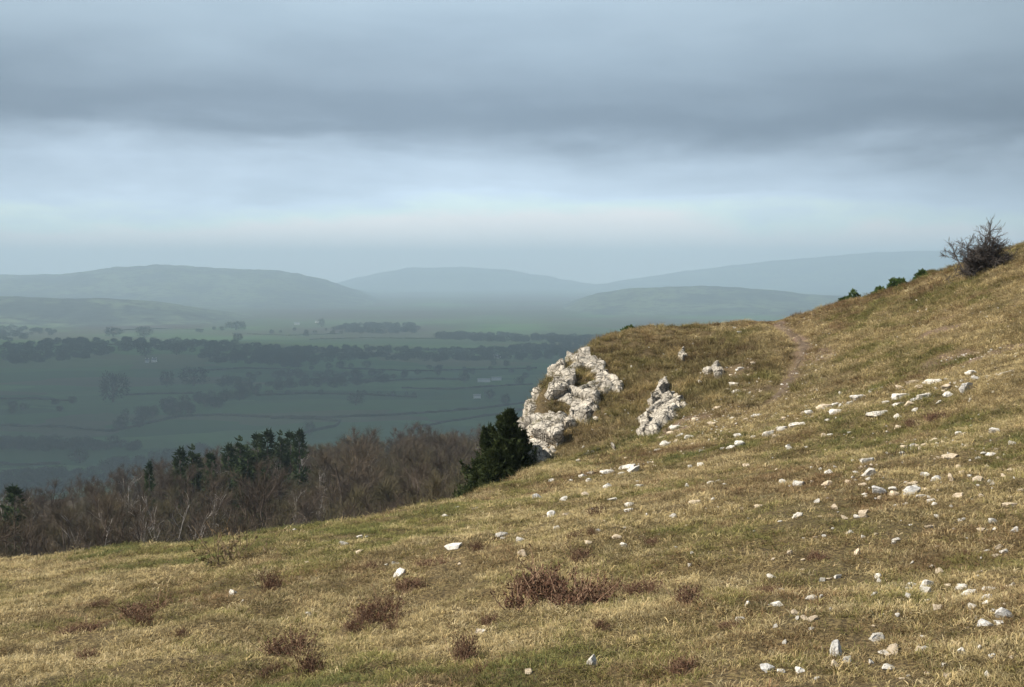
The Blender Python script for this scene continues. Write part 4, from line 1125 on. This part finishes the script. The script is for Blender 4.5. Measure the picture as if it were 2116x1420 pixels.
# what is hidden behind the turf lip in front
lipu = [e[0] for e in _edge_px[:8]] + [1110]; lipv = [e[1] for e in _edge_px[:8]] + [850]
vis = (v < np.interp(u, lipu, lipv) + 12) & (u < 1135) & (u > -140) & (v > np.interp(u, [0, 250, 350, 500, 640, 900, 1000, 1135], [1000, 968, 940, 915, 898, 876, 868, 852])) & ((P_[:, 1] > 172) | (v > np.interp(u, [0, 250, 345, 400, 640, 680, 760], [1012, 985, 968, 964, 958, 915, 880])))
P_, pz, sc_, kd, u, v = P_[vis], pz[vis], sc_[vis], kd[vis], u[vis], v[vis]
order = np.argsort(P_[:, 1]); near_n = 285
col_first = []
for rank, i in enumerate(order[:near_n]):
    meshes, lab, _ = _kinds[kd[i]]
    o = empty('bare_tree', (P_[i, 0], P_[i, 1], pz[i])); o.rotation_euler = (0, 0, R.uniform(0, 6.28)); s = min(sc_[i], 1.0) if P_[i, 1] < 75 else sc_[i]; o.scale = (s * R.uniform(.85, 1.2), s * R.uniform(.85, 1.2), s)
    tag(o, lab, 'tree', 'bare trees of the wood, ' + {'p': 'purple', 'b': 'brown', 'o': 'olive'}[_kinds[kd[i]][2]])
    obj('trunk', meshes[0], o); obj('crown', meshes[1], o)
rest = order[near_n:]
tw = bpy.data.collections.new('wood_trees')
for k, (ms, _, _) in enumerate(_kinds):
    tg = bpy.data.meshes.new('wood_tree')      # trunk and twigs in one mesh for the far trees
    va = [np.array([c.co[:] for c in m.vertices]) for m in ms]; fa = [np.array([p.vertices[:] for p in m.polygons]) for m in ms]
    mm = mesh_np('wood_tree', np.concatenate(va), np.concatenate([fa[0], fa[1] + len(va[0])]), ms[0].materials[0]); mm.materials.append(ms[1].materials[0])
    mm.polygons.foreach_set('material_index', np.r_[np.zeros(len(fa[0]), np.int32), np.ones(len(fa[1]), np.int32)])
    tw.objects.link(bpy.data.objects.new('wood_tree_%02d' % k, mm))
nr = len(rest)
scatter('woodland', np.c_[P_[rest], pz[rest]], np.c_[np.zeros((nr, 2)), R.uniform(0, 6.28, nr)], np.repeat(sc_[rest][:, None], 3, 1), kd[rest], np.ones((nr, 3)), tw,
        'brown leafless woodland filling the shelf below the scar')
print('wood: trees', len(order), 'stones', N_STONES)

# pale birches one can tell apart (u of the stem, v of its top, distance)
for i, (bu, bv, d, lab) in enumerate([
 (262, 985, 112, 'pale birch with a forked white top above the dip of the lip'),(345, 1028, 84, 'thin pale birch in the middle of the left wood'),(302, 1052, 74, 'short pale birch right of the forked-top birch'),
 (440, 1012, 92, 'straight pale birch under the left dark conifers'),(375, 1062, 72, 'leaning pale birch stem left of the conifers'),(660, 965, 120, 'pale birch behind the tallest catkin sapling'),
 (462, 962, 135, 'pale birch close under the dark conifer group'),(170, 1055, 76, 'slim pale birch near the left edge of the wood'),(575, 950, 150, 'pale birch in front of the rightmost conifers'),
 (606, 1008, 100, 'pale birch behind the catkin saplings'),(630, 930, 170, 'far pale birch at the right foot of the conifers'),(765, 930, 165, 'pale birch in the brown wood right of the conifers'),
 (985, 900, 190, 'pale birch rising left of the yew spire'),(20, 1010, 100, 'pale birch at the left edge of the wood')]):
    x, y, z = at(bu, bv, d); gz = float(height(np.array([x]), np.array([y]), False)[0]); H = z - gz
    ms = birch[i % 3]; o = empty('birch_tree', (x, y, gz)); s = max(H / 8.2, .5); o.scale = (s * .9, s * .9, s); o.rotation_euler = (0, 0, 1.3 * i)
    tag(o, lab, 'birch', 'pale birches in the wood'); obj('trunk', ms[0], o); obj('crown', ms[1], o)
for i, (bu, bv, d, wpx, lab) in enumerate([
 (372, 924, 215, 40, 'leftmost dark conifer of the group in the wood'),(398, 922, 222, 44, 'second dark conifer from left in the wood'),(436, 932, 205, 36, 'short conifer in the gap of the conifer group'),
 (472, 916, 225, 40, 'dark conifer left of the tall middle pair'),(496, 904, 235, 46, 'broad conifer left of the tall middle pair'),(532, 892, 240, 44, 'left one of the tall middle pair of conifers'),
 (552, 887, 238, 50, 'right one of the tall middle pair of conifers'),(580, 892, 245, 34, 'narrow conifer between the middle pair and the right end'),(600, 888, 240, 40, 'conifer next to the right end of the group'),
 (618, 886, 236, 40, 'rightmost and tallest spire of the conifer group'),(512, 924, 205, 50, 'low dark conifer in front of the broad one'),(30, 1000, 150, 60, 'dark conifer at the left edge of the wood'),
 (308, 952, 190, 26, 'lone slim conifer left of the group'),(545, 968, 160, 34, 'low conifer among the brown trees under the group'),]):
    d *= .66; x, y, z = at(bu, bv + 7, d); gz = float(height(np.array([x]), np.array([y]), False)[0]); H = max(z - gz, 3.)
    ms = firs[i % 3]; o = empty('conifer_tree', (x, y, gz)); s = H / 9.; w = wpx * d / F / 2 / (1.75, 1.35, 2.1)[i % 3]
    o.scale = (w * 1.6, w * 1.6, s); o.rotation_euler = (0, 0, 2.1 * i)
    tag(o, lab, 'conifer', 'dark conifers in the wood'); obj('trunk', ms[0], o); obj('crown', ms[1], o)

# ------------------------------------------------------------------ the valley: hedges, trees, woods, farms
def hedge(uv, label, seed, hgt=2.6, wid=3.0):
    uv = np.array(uv, float); seg = np.r_[0, np.cumsum(np.hypot(*np.diff(uv, axis=0).T))]
    n = max(int(seg[-1] / 7), 4); s = np.linspace(0, seg[-1], n)
    pts = np.array([valley_at(a, b) for a, b in zip(np.interp(s, seg, uv[:, 0]), np.interp(s, seg, uv[:, 1]))])
    d3 = np.r_[0, np.cumsum(np.linalg.norm(np.diff(pts[:, :2], axis=0), axis=1))]
    m = max(int(d3[-1] / 5), 6); t = np.linspace(0, d3[-1], m)
    x = np.interp(t, d3, pts[:, 0]); y = np.interp(t, d3, pts[:, 1]); z = height(x, y, False)
    tx, ty = np.gradient(x), np.gradient(y); tl = np.hypot(tx, ty) + 1e-6; nx, ny = -ty / tl, tx / tl
    prof = [(-.5, -.1), (-.55, .45), (-.3, .9), (0, 1.), (.3, .9), (.55, .45), (.5, -.1)]
    V = []
    for j, (a, b) in enumerate(prof):
        wob = 1 + .5 * fbm2(t / 9., t * 0 + j * 3.1, 3, seed)
        V.append(np.c_[x + nx * a * wid * wob, y + ny * a * wid * wob, z + b * hgt * (1 + .55 * fbm2(t / 13., t * 0 + .3 * j, 3, seed + 7))])
    o = obj('hedge', mesh_np('hedge', np.stack(V, 0).reshape(-1, 3), grid_faces(len(prof), m), M_hedge, False))
    return tag(o, label, 'hedge', 'field hedges in the valley')
_hd = [([(-20, 880), (60, 883), (130, 884), (230, 893)], 'dark hedge along the left pasture ending at the tree belt'),
 ([(230, 893), (290, 880), (370, 862), (450, 859), (520, 862), (600, 866), (660, 868), (702, 872)], 'long dark hedge curving across the front of the bright pasture'),
 ([(702, 872), (695, 882), (640, 893), (600, 905)], 'short hedge turning back behind the rightmost conifers'),
 ([(560, 866), (700, 863), (800, 860), (900, 853), (1000, 845), (1095, 832)], 'long hedge rising right towards the crag'),
 ([(850, 888), (930, 872), (1010, 860), (1095, 846)], 'nearest hedge rising right behind the brown wood'),
 ([(-20, 962), (60, 962), (125, 960)], 'hedge under the small bright pasture at the left edge'),
 ([(-20, 826), (80, 826), (150, 830)], 'hedge at the left edge above the round tree'),
 ([(255, 818), (330, 815), (400, 814)], 'short hedge right of the big round tree'),
 ([(530, 818), (640, 814), (740, 816), (860, 822)], 'straight hedge above the bright pasture'),
 ([(830, 803), (930, 806), (1010, 800), (1100, 795)], 'hedge below the farm sheds'),
 ([(640, 785), (760, 790), (880, 784), (960, 786)], 'hedge left of the farm sheds'),
 ([(700, 762), (860, 768), (1000, 764), (1110, 762)], 'thin hedge under the white farmhouse'),
 ([(380, 770), (500, 762), (600, 764)], 'thin hedge right of the white cottages'),
 ([(640, 702), (760, 699), (860, 700), (960, 702)], 'thin far hedge under the dark knoll wood'),
 ([(480, 690), (600, 694), (700, 690)], 'thin far hedge left of the dark knoll wood'),
 ([(60, 720), (200, 712), (330, 716)], 'thin far hedge below the two round trees'),
 ([(820, 724), (960, 722), (1100, 720), (1180, 716)], 'far hedge above the white farmhouse'),
 ([(250, 683), (330, 680), (420, 682)], 'faint far hedge beside the two round trees')]
for i, (uv, lab) in enumerate(_hd): hedge(uv, lab, 400 + i)

def crown_mesh(seed, n, rad=5., h=9.):
    rng = np.random.default_rng(seed); tr, lf = Geo(), Geo()
    tr.tube([(0, 0, -1), (.1, 0, h * .3), (-.1, .1, h * .6)], [.5, .4, .2], 6)
    for i in range(9):
        an = rng.uniform(0, 6.28); tr.tube([(0, 0, h * .25), (rad * .35 * math.cos(an), rad * .35 * math.sin(an), h * .5), (rad * .7 * math.cos(an), rad * .7 * math.sin(an), h * rng.uniform(.55, .85))], [.22, .14, .05], 4)
    d = rng.normal(size=(n, 3)); d /= np.linalg.norm(d, axis=1)[:, None]; r = rng.uniform(.35, 1, n)[:, None] ** .6
    lob = 1 + .22 * np.sin(d[:, :1] * 5 + seed) + .18 * np.cos(d[:, 1:2] * 6 + seed * 2)
    b = d * r * lob * (rad, rad, h * .43) + (0, 0, h * .55)
    lf.slivers(b, d + (0, 0, .5) + rng.normal(0, .4, (n, 3)), rng.uniform(.7, 1.6, n), rng.uniform(.25, .55, n), .1, rng)
    return tr.me('trunk', M_bark), lf.me('crown', M_hedge)
_vt = [crown_mesh(500 + k, 900, 4.6 + .5 * k, 9 + k * .5) for k in range(4)]
def vtree(u, v, hpx, wpx, label, group):
    q = valley_at(u, v); q[2] = float(height(q[:1], q[1:2], False)[0]); k = R.integers(4)
    o = empty('field_tree', tuple(q)); d = q[1]; H = hpx * d / F; W = wpx * d / F
    o.scale = (W / (9.2 + k), W / (9.2 + k), H / (9.5 + k * .5)); o.rotation_euler = (0, 0, R.uniform(0, 6.28))
    tag(o, label, 'tree', group); obj('trunk', _vt[k][0], o); obj('crown', _vt[k][1], o)
for a in [(234, 832, 62, 56, 'biggest round tree standing alone in the left pasture'),(298, 698, 24, 28, 'right one of two round trees on the skyline of the far rise'),(234, 696, 20, 34, 'left one of two round trees on the skyline of the far rise'),
 (735, 838, 26, 28, 'round tree on the hedge right of the bright pasture'),(488, 682, 18, 40, 'far broad tree above the valley woods on the left'),(664, 676, 18, 16, 'far dark tree left of the knoll wood'),
 (1012, 826, 22, 24, 'tree beside the small pale barn left of crag'),(1045, 838, 24, 20, 'tree on the hedge close left of the crag'),(345, 800, 34, 26, 'tall tree over the short hedge right of the big round tree'),(400, 798, 40, 50, 'wide tree right of the tall hedge tree'),
 (735, 790, 26, 22, 'tree on the hedge left of the farm sheds'),(960, 790, 20, 22, 'tree just left of the farm sheds'),(1075, 796, 18, 20, 'tree right of the farm sheds'),(492, 705, 16, 18, 'small tree at the edge of the far woods'),(165, 958, 30, 36, 'tree at the right end of the small left pasture'),
 (300, 738, 30, 28, 'tree just left above the white cottages'),(365, 735, 26, 24, 'tree just right above the white cottages'),(640, 900, 30, 24, 'small tree in the field corner behind the rightmost conifers')]:
    vtree(*a, 'single trees in the valley fields')
def row(uv, n, h0, h1, label, jitter=3.):
    uv = np.array(uv, float); seg = np.r_[0, np.cumsum(np.hypot(*np.diff(uv, axis=0).T))]
    for s in R.uniform(0, seg[-1], n):
        h = .8 * R.uniform(h0, h1)
        vtree(np.interp(s, seg, uv[:, 0]) + R.normal(0, 3), np.interp(s, seg, uv[:, 1]) + R.normal(0, jitter), h, h * R.uniform(.8, 1.3), label, 'trees: ' + label)
row([(238, 885), (290, 872), (370, 852), (450, 832), (530, 815)], 46, 18, 34, 'dark tree in the diagonal belt left of the bright pasture', 7)
row([(15, 922), (120, 926), (240, 930)], 26, 14, 24, 'dark tree in the belt above the small left pasture', 4)
row([(540, 818), (700, 815), (860, 820)], 12, 8, 16, 'hedgerow tree above the bright pasture', 2)
row([(620, 760), (800, 775), (1000, 770), (1110, 765)], 30, 10, 20, 'hedgerow tree around the farms', 8)
row([(20, 850), (150, 840)], 8, 10, 22, 'hedgerow tree at the left edge of the valley', 5)
row([(380, 690), (520, 684), (640, 688), (760, 690)], 16, 7, 13, 'far hedgerow tree below the left hill', 4)

# woods that read as one mass
wcol = bpy.data.collections.new('far_wood_trees')
for k, ms in enumerate(_vt): wcol.objects.link(bpy.data.objects.new('far_wood_tree_%02d' % k, ms[1]))
def wood_poly(poly, n, h0, h1):
    us = [p[0] for p in poly]; vs = [p[1] for p in poly]; out = []
    while len(out) < n:
        u_, v_ = R.uniform(min(us), max(us)), R.uniform(min(vs), max(vs))
        if in_poly(np.array([u_]), np.array([v_]), poly)[0]:
            q = valley_at(u_, v_); out.append((q[0], q[1], q[2], R.uniform(h0, h1)))
    return out
W_ = []
W_ += wood_poly([(-60, 738), (0, 716), (120, 706), (300, 704), (420, 708), (560, 718), (640, 726), (620, 762), (520, 756), (430, 750), (380, 728), (280, 724), (180, 742), (60, 752), (-60, 756)], 520, 8, 13)
W_ += wood_poly([(520, 730), (640, 722), (760, 720), (900, 726), (1010, 722), (1190, 712), (1260, 700), (1180, 744), (1020, 746), (900, 748), (760, 744), (640, 752), (540, 756)], 560, 8, 13)
W_ += wood_poly([(700, 682), (720, 674), (850, 672), (872, 682), (860, 690), (720, 690)], 120, 11, 17)
W_ += wood_poly([(905, 694), (960, 692), (1100, 696), (1290, 700), (1290, 712), (1100, 708), (980, 706), (900, 702)], 260, 10, 15)
W_ += wood_poly([(430, 790), (560, 770), (700, 776), (820, 770), (800, 792), (640, 806), (480, 812)], 110, 7, 12)
W_ += wood_poly([(180, 985), (240, 962), (330, 945), (430, 932), (440, 950), (330, 985), (200, 1010)], 70, 8, 12)
W_ += wood_poly([(-20, 1000), (60, 985), (200, 985), (180, 1010), (60, 1030), (-20, 1030)], 70, 8, 12)
W_ += wood_poly([(-60, 690), (40, 676), (130, 690), (30, 706), (-60, 712)], 90, 9, 14)
W_ += wood_poly([(-60, 930), (15, 915), (240, 918), (300, 930), (240, 936), (15, 932)], 60, 7, 11)
W_ = np.array(W_); m = len(W_); wz = height(W_[:, 0], W_[:, 1], False); s = W_[:, 3] / 10.
scatter('far_woods', np.c_[W_[:, :2], wz - .8], np.c_[np.zeros((m, 2)), R.uniform(0, 6.28, m)], np.c_[s * 1.15, s * 1.15, s], R.integers(0, 4, m), np.ones((m, 3)), wcol, 'dark woods spread over the misty valley floor')

def house(u, v, wpx, label, rot, shed=False, base=None, hh=None):
    q = valley_at(u, v) if base is None else np.array(base); d = q[1]
    L = wpx * d / F; W = L * .55 if not shed else L * .45; H = hh or (5.2 if not shed else 4.2); Rf = 2.6 if not shed else 1.8
    if base is None: q[2] = float(height(q[:1], q[1:2], False)[0])
    o = empty('farm_shed' if shed else 'farmhouse', tuple(q)); o.rotation_euler = (0, 0, rot)
    l, w = L / 2, W / 2
    g = Geo(); g.add([(-l, -w, -2), (l, -w, -2), (l, w, -2), (-l, w, -2), (-l, -w, H), (l, -w, H), (l, w, H), (-l, w, H)], [(0, 1, 5, 4), (1, 2, 6, 5), (2, 3, 7, 6), (3, 0, 4, 7)])
    g.add([(-l, -w, H), (-l, w, H), (-l, 0, H + Rf), (-l, 0, H + Rf)], [(0, 1, 2, 3)]); g.add([(l, -w, H), (l, w, H), (l, 0, H + Rf), (l, 0, H + Rf)], [(0, 1, 2, 3)])
    obj('wall', g.me('wall', M_wall), o)
    g = Geo(); e = .4; k = Rf / w
    for sg in (1, -1):
        a = [(-l - e, sg * (w + e), H - e * k), (l + e, sg * (w + e), H - e * k), (l + e, 0, H + Rf), (-l - e, 0, H + Rf)]
        g.add(a + [(x_, y_, z_ + .25) for x_, y_, z_ in a], [(0, 1, 2, 3), (4, 5, 6, 7), (0, 1, 5, 4), (1, 2, 6, 5), (3, 0, 4, 7)])
    rf = obj('roof', g.me('roof', M_shed if shed else M_roof), o)
    if not shed:
        for cx in (-l * .8, l * .8):
            g = Geo(); g.add([(cx - .5, -.5, H + Rf - .8), (cx + .5, -.5, H + Rf - .8), (cx + .5, .5, H + Rf - .8), (cx - .5, .5, H + Rf - .8), (cx - .5, -.5, H + Rf + 1.3), (cx + .5, -.5, H + Rf + 1.3), (cx + .5, .5, H + Rf + 1.3), (cx - .5, .5, H + Rf + 1.3)],
                              [(0, 1, 5, 4), (1, 2, 6, 5), (2, 3, 7, 6), (3, 0, 4, 7), (4, 5, 6, 7)])
            obj('chimney', g.me('chimney', M_wall), rf)
        for cx in (-l * .55, 0, l * .55):
            for cz in (1.2, 3.6):
                g = Geo(); g.add([(cx - .5, -w - .03, cz), (cx + .5, -w - .03, cz), (cx + .5, -w - .03, cz + 1.2), (cx - .5, -w - .03, cz + 1.2)], [(0, 1, 2, 3)])
                obj('window', g.me('window', M_dark), o)
    return tag(o, label, 'building', 'farm buildings in the valley')
house(1027, 741, 15, 'white farmhouse under the dark woods left of the crag', .25)
house(1152, 760, 9, 'tiny white cottage close left of the crag slope', -.2)
house(1000, 790, 26, 'long pale farm shed, left one of the pair', .05, True)
house(1026, 787, 20, 'pale farm shed behind, right one of the pair', .1, True)
house(986, 824, 15, 'small pale barn on the hedge below the sheds', .0, True)
house(304, 750, 8, 'left one of two tiny white cottages under the far rise', .2)
house(319, 749, 10, 'right one of two tiny white cottages under the far rise', -.1)
house(614, 671, 11, 'far white farmhouse at the foot of the left hill', .1)
house(656, 667, 9, 'far small white house right of the foot of the left hill', -.2)

# ------------------------------------------------------------------ air
M_haze = bpy.data.materials.new('haze_air'); M_haze.use_nodes = True
nt = M_haze.node_tree; nt.nodes.clear()
pv = nt.nodes.new('ShaderNodeVolumePrincipled'); ou = nt.nodes.new('ShaderNodeOutputMaterial')
pv.inputs['Color'].default_value = HAZE_COL; pv.inputs['Density'].default_value = HAZE_DENS; pv.inputs['Anisotropy'].default_value = 0.0
pv.inputs['Density Attribute'].default_value = ''; pv.inputs['Color Attribute'].default_value = ''; pv.inputs['Temperature Attribute'].default_value = ''
nt.links.new(pv.outputs[0], ou.inputs['Volume'])
M_haze.cycles.homogeneous_volume = True
hx, hz0, hz1 = 18600., -260., 255.
v = [(-hx, -hx, hz0), (hx, -hx, hz0), (hx, hx, hz0), (-hx, hx, hz0), (-hx, -hx, hz1), (hx, -hx, hz1), (hx, hx, hz1), (-hx, hx, hz1)]
f = [(3, 2, 1, 0), (4, 5, 6, 7), (0, 1, 5, 4), (1, 2, 6, 5), (2, 3, 7, 6), (3, 0, 4, 7)]
tag(obj('haze', mesh_np('haze', v, f, M_haze)), kind='stuff')

# ------------------------------------------------------------------ out-of-view cloud, added and shaped to keep the sun off the valley
cxv = np.linspace(-9200, 8200, 150); cyv = np.linspace(260, 4300, 80)
CXX, CYY = np.meshgrid(cxv, cyv)
CXX = CXX + 120 * fbm2(CXX / 300., CYY / 300., 3, 801); CYY2 = CYY + 70 * fbm2(CXX / 350., CYY / 350., 3, 803)
ex = np.minimum(np.minimum(CXX + 9100, 8100 - CXX), np.minimum((CYY - 260) * .8, (4300 - CYY) * .8))
th_ = np.clip(ex / 260., 0, 1) ** .5
bot = 1130 - 25 * fbm2(CXX / 260., CYY2 / 260., 4, 805) * th_
topz = bot + 1. + th_ * (150 + 90 * fbm2(CXX / 380., CYY2 / 380., 4, 807))
nv = CXX.size; fcs = grid_faces(80, 150)
cv = np.r_[np.c_[CXX.ravel(), CYY2.ravel(), bot.ravel()], np.c_[CXX.ravel(), CYY2.ravel(), topz.ravel()]]
M_cloud, n = material('cloud')      # partly see-through, tuned for how much sun reaches the valley
tb = n.t.nodes.new('ShaderNodeBsdfTransparent'); db = n.t.nodes.new('ShaderNodeBsdfDiffuse'); db.inputs[0].default_value = (.8, .82, .85, 1); mx = n.t.nodes.new('ShaderNodeMixShader'); oo = n.t.nodes.new('ShaderNodeOutputMaterial')
n.link(n.math('MULTIPLY', n.attr('thick').outputs['Fac'], CLOUD_BLOCK), mx.inputs[0]); n.link(tb.outputs[0], mx.inputs[1]); n.link(db.outputs[0], mx.inputs[2]); n.link(mx.outputs[0], oo.inputs[0])
me = mesh_np('cloud', cv, np.r_[fcs[:, ::-1], fcs + nv], M_cloud, True); set_attr(me, 'thick', np.tile((th_ * (1 - .97 * sstep(CYY2 + 500 * fbm2(CXX / 900., CYY2 / 900., 3, 815), 1500, 3800)) * np.clip(1 + .5 * fbm2(CXX / 420., CYY2 / 420., 3, 811), .4, 1.3)).ravel(), 2))  # opacity fades out far off to soften the end of the added shade
tag(obj('cloud', me), kind='structure')

# ------------------------------------------------------------------ sky and sun
SUN_EL, SUN_AZ = math.radians(SUN_ELEV), math.radians(SUN_AZIM)      # azimuth clockwise from +Y (the view direction)
sdir = Vector((math.sin(SUN_AZ) * math.cos(SUN_EL), math.cos(SUN_AZ) * math.cos(SUN_EL), math.sin(SUN_EL)))
ld = bpy.data.lights.new('sun', 'SUN'); ld.energy = SUN_STR; ld.angle = math.radians(.5); ld.color = (1., .94, .84)
lo = bpy.data.objects.new('sun', ld); link(lo); lo.rotation_euler = (-sdir).to_track_quat('-Z', 'Y').to_euler(); lo.location = (0, 0, 60)

w = bpy.data.worlds.new('World'); scene.world = w; w.use_nodes = True
class _W: node_tree = w.node_tree
n = N(_W)
tc = n.t.nodes.new('ShaderNodeTexCoord'); dirv = tc.outputs['Generated']
sx = n.t.nodes.new('ShaderNodeSeparateXYZ'); n.link(dirv, sx.inputs[0])
def wnoise(scl, scale, detail, rough, dist=0.):
    m = n.t.nodes.new('ShaderNodeMapping'); m.inputs['Scale'].default_value = scl; n.link(dirv, m.inputs[0])
    return n.noise(scale, detail, rough, m.outputs[0], dist)
n1 = wnoise((1, 1, 6.), 2.6, 5, .55, .4); n2 = wnoise((1, 1, 3.2), 9., 5, .6, .3)
z = sx.outputs['Z']
# the cloud base leans: lower on the right
zz = n.math('ADD', z, n.math('MULTIPLY', sx.outputs['X'], .022))
zz = n.math('ADD', zz, n.math('MULTIPLY', n.math('SUBTRACT', n1, .5), .085))
zz = n.math('ADD', zz, n.math('MULTIPLY', n.math('SUBTRACT', n2, .5), .036))
ramp = n.t.nodes.new('ShaderNodeValToRGB'); ramp.color_ramp.interpolation = 'B_SPLINE'
stops = SKY_STOPS
el = ramp.color_ramp.elements
while len(el) < len(stops): el.new(.5)
for e, (pz_, c) in zip(el, stops): e.position = pz_ / .4; e.color = (*c, 1)
n.link(n.rng(zz, 0., .4, 0, 1, False), ramp.inputs[0])
# broad brightness across the sky
rx = n.t.nodes.new('ShaderNodeValToRGB'); rx.color_ramp.interpolation = 'B_SPLINE'
for e, (pp_, c) in zip((rx.color_ramp.elements.new(.4), rx.color_ramp.elements.new(.6), rx.color_ramp.elements[0], rx.color_ramp.elements[-1]), SKY_X):
    pass
while len(rx.color_ramp.elements) > 1: rx.color_ramp.elements.remove(rx.color_ramp.elements[0])
rx.color_ramp.elements[0].position = SKY_X[0][0]; rx.color_ramp.elements[0].color = (SKY_X[0][1],) * 3 + (1,)
for pp_, c in SKY_X[1:]:
    e = rx.color_ramp.elements.new(pp_); e.color = (c, c, c, 1)
n.link(n.rng(sx.outputs['X'], -.5, .5, 0, 1, False), rx.inputs[0])
soft = n.noise(1.7, 4, .5, dirv)
cloud = n.mixc(1., ramp.outputs[0], rx.outputs[0], 'MULTIPLY')
cloud = n.mixc(n.rng(wnoise((1, 1, 4), 4.5, 5, .58, .5), .42, .66, 0, .24), cloud, n.mixc(1., cloud, (.72, .76, .80), 'MULTIPLY'))
ns = n.t.nodes.new('ShaderNodeTexSky'); ns.sky_type = 'NISHITA'; ns.sun_disc = False; ns.sun_elevation = SUN_EL; ns.sun_rotation = SUN_AZ; ns.altitude = 200
nsc = n.mixc(1., ns.outputs[0], (SKY_STR,) * 3, 'MULTIPLY')
clear = n.rng(sx.outputs['Y'], -.15, -.65, 0, 1)       # broken, brighter sky behind the camera, where the sun is
clear = n.math('MULTIPLY', clear, n.rng(n.noise(2.4, 5, .6, dirv), .38, .56))
skyc = n.mixc(clear, cloud, nsc)
bg = n.t.nodes.new('ShaderNodeBackground'); n.link(skyc, bg.inputs[0]); bg.inputs[1].default_value = 1.
wo = n.t.nodes.new('ShaderNodeOutputWorld'); n.link(bg.outputs[0], wo.inputs[0])

# ------------------------------------------------------------------ camera and render settings
cd = bpy.data.cameras.new('camera'); cd.sensor_width = 36.; cd.lens = 18. / (CX / F); cd.clip_start = .1; cd.clip_end = 60000.
co = bpy.data.objects.new('camera', cd); link(co); co.location = (0, 0, 0); co.rotation_euler = (math.pi / 2 - P, 0, 0)
scene.camera = co
scene.view_settings.view_transform = 'Standard'; scene.view_settings.look = 'None'; scene.view_settings.exposure = EXPOSURE; scene.view_settings.gamma = 1
scene.cycles.use_denoising = DENOISE; scene.cycles.denoising_input_passes = 'RGB_ALBEDO_NORMAL'; scene.cycles.denoising_prefilter = 'ACCURATE'
try: scene.cycles.denoiser = 'OPENIMAGEDENOISE'
except Exception: pass
scene.cycles.max_bounces = 5; scene.cycles.diffuse_bounces = 2; scene.cycles.transmission_bounces = 2; scene.cycles.volume_bounces = VOL_BOUNCES
scene.cycles.sample_clamp_indirect = 4.
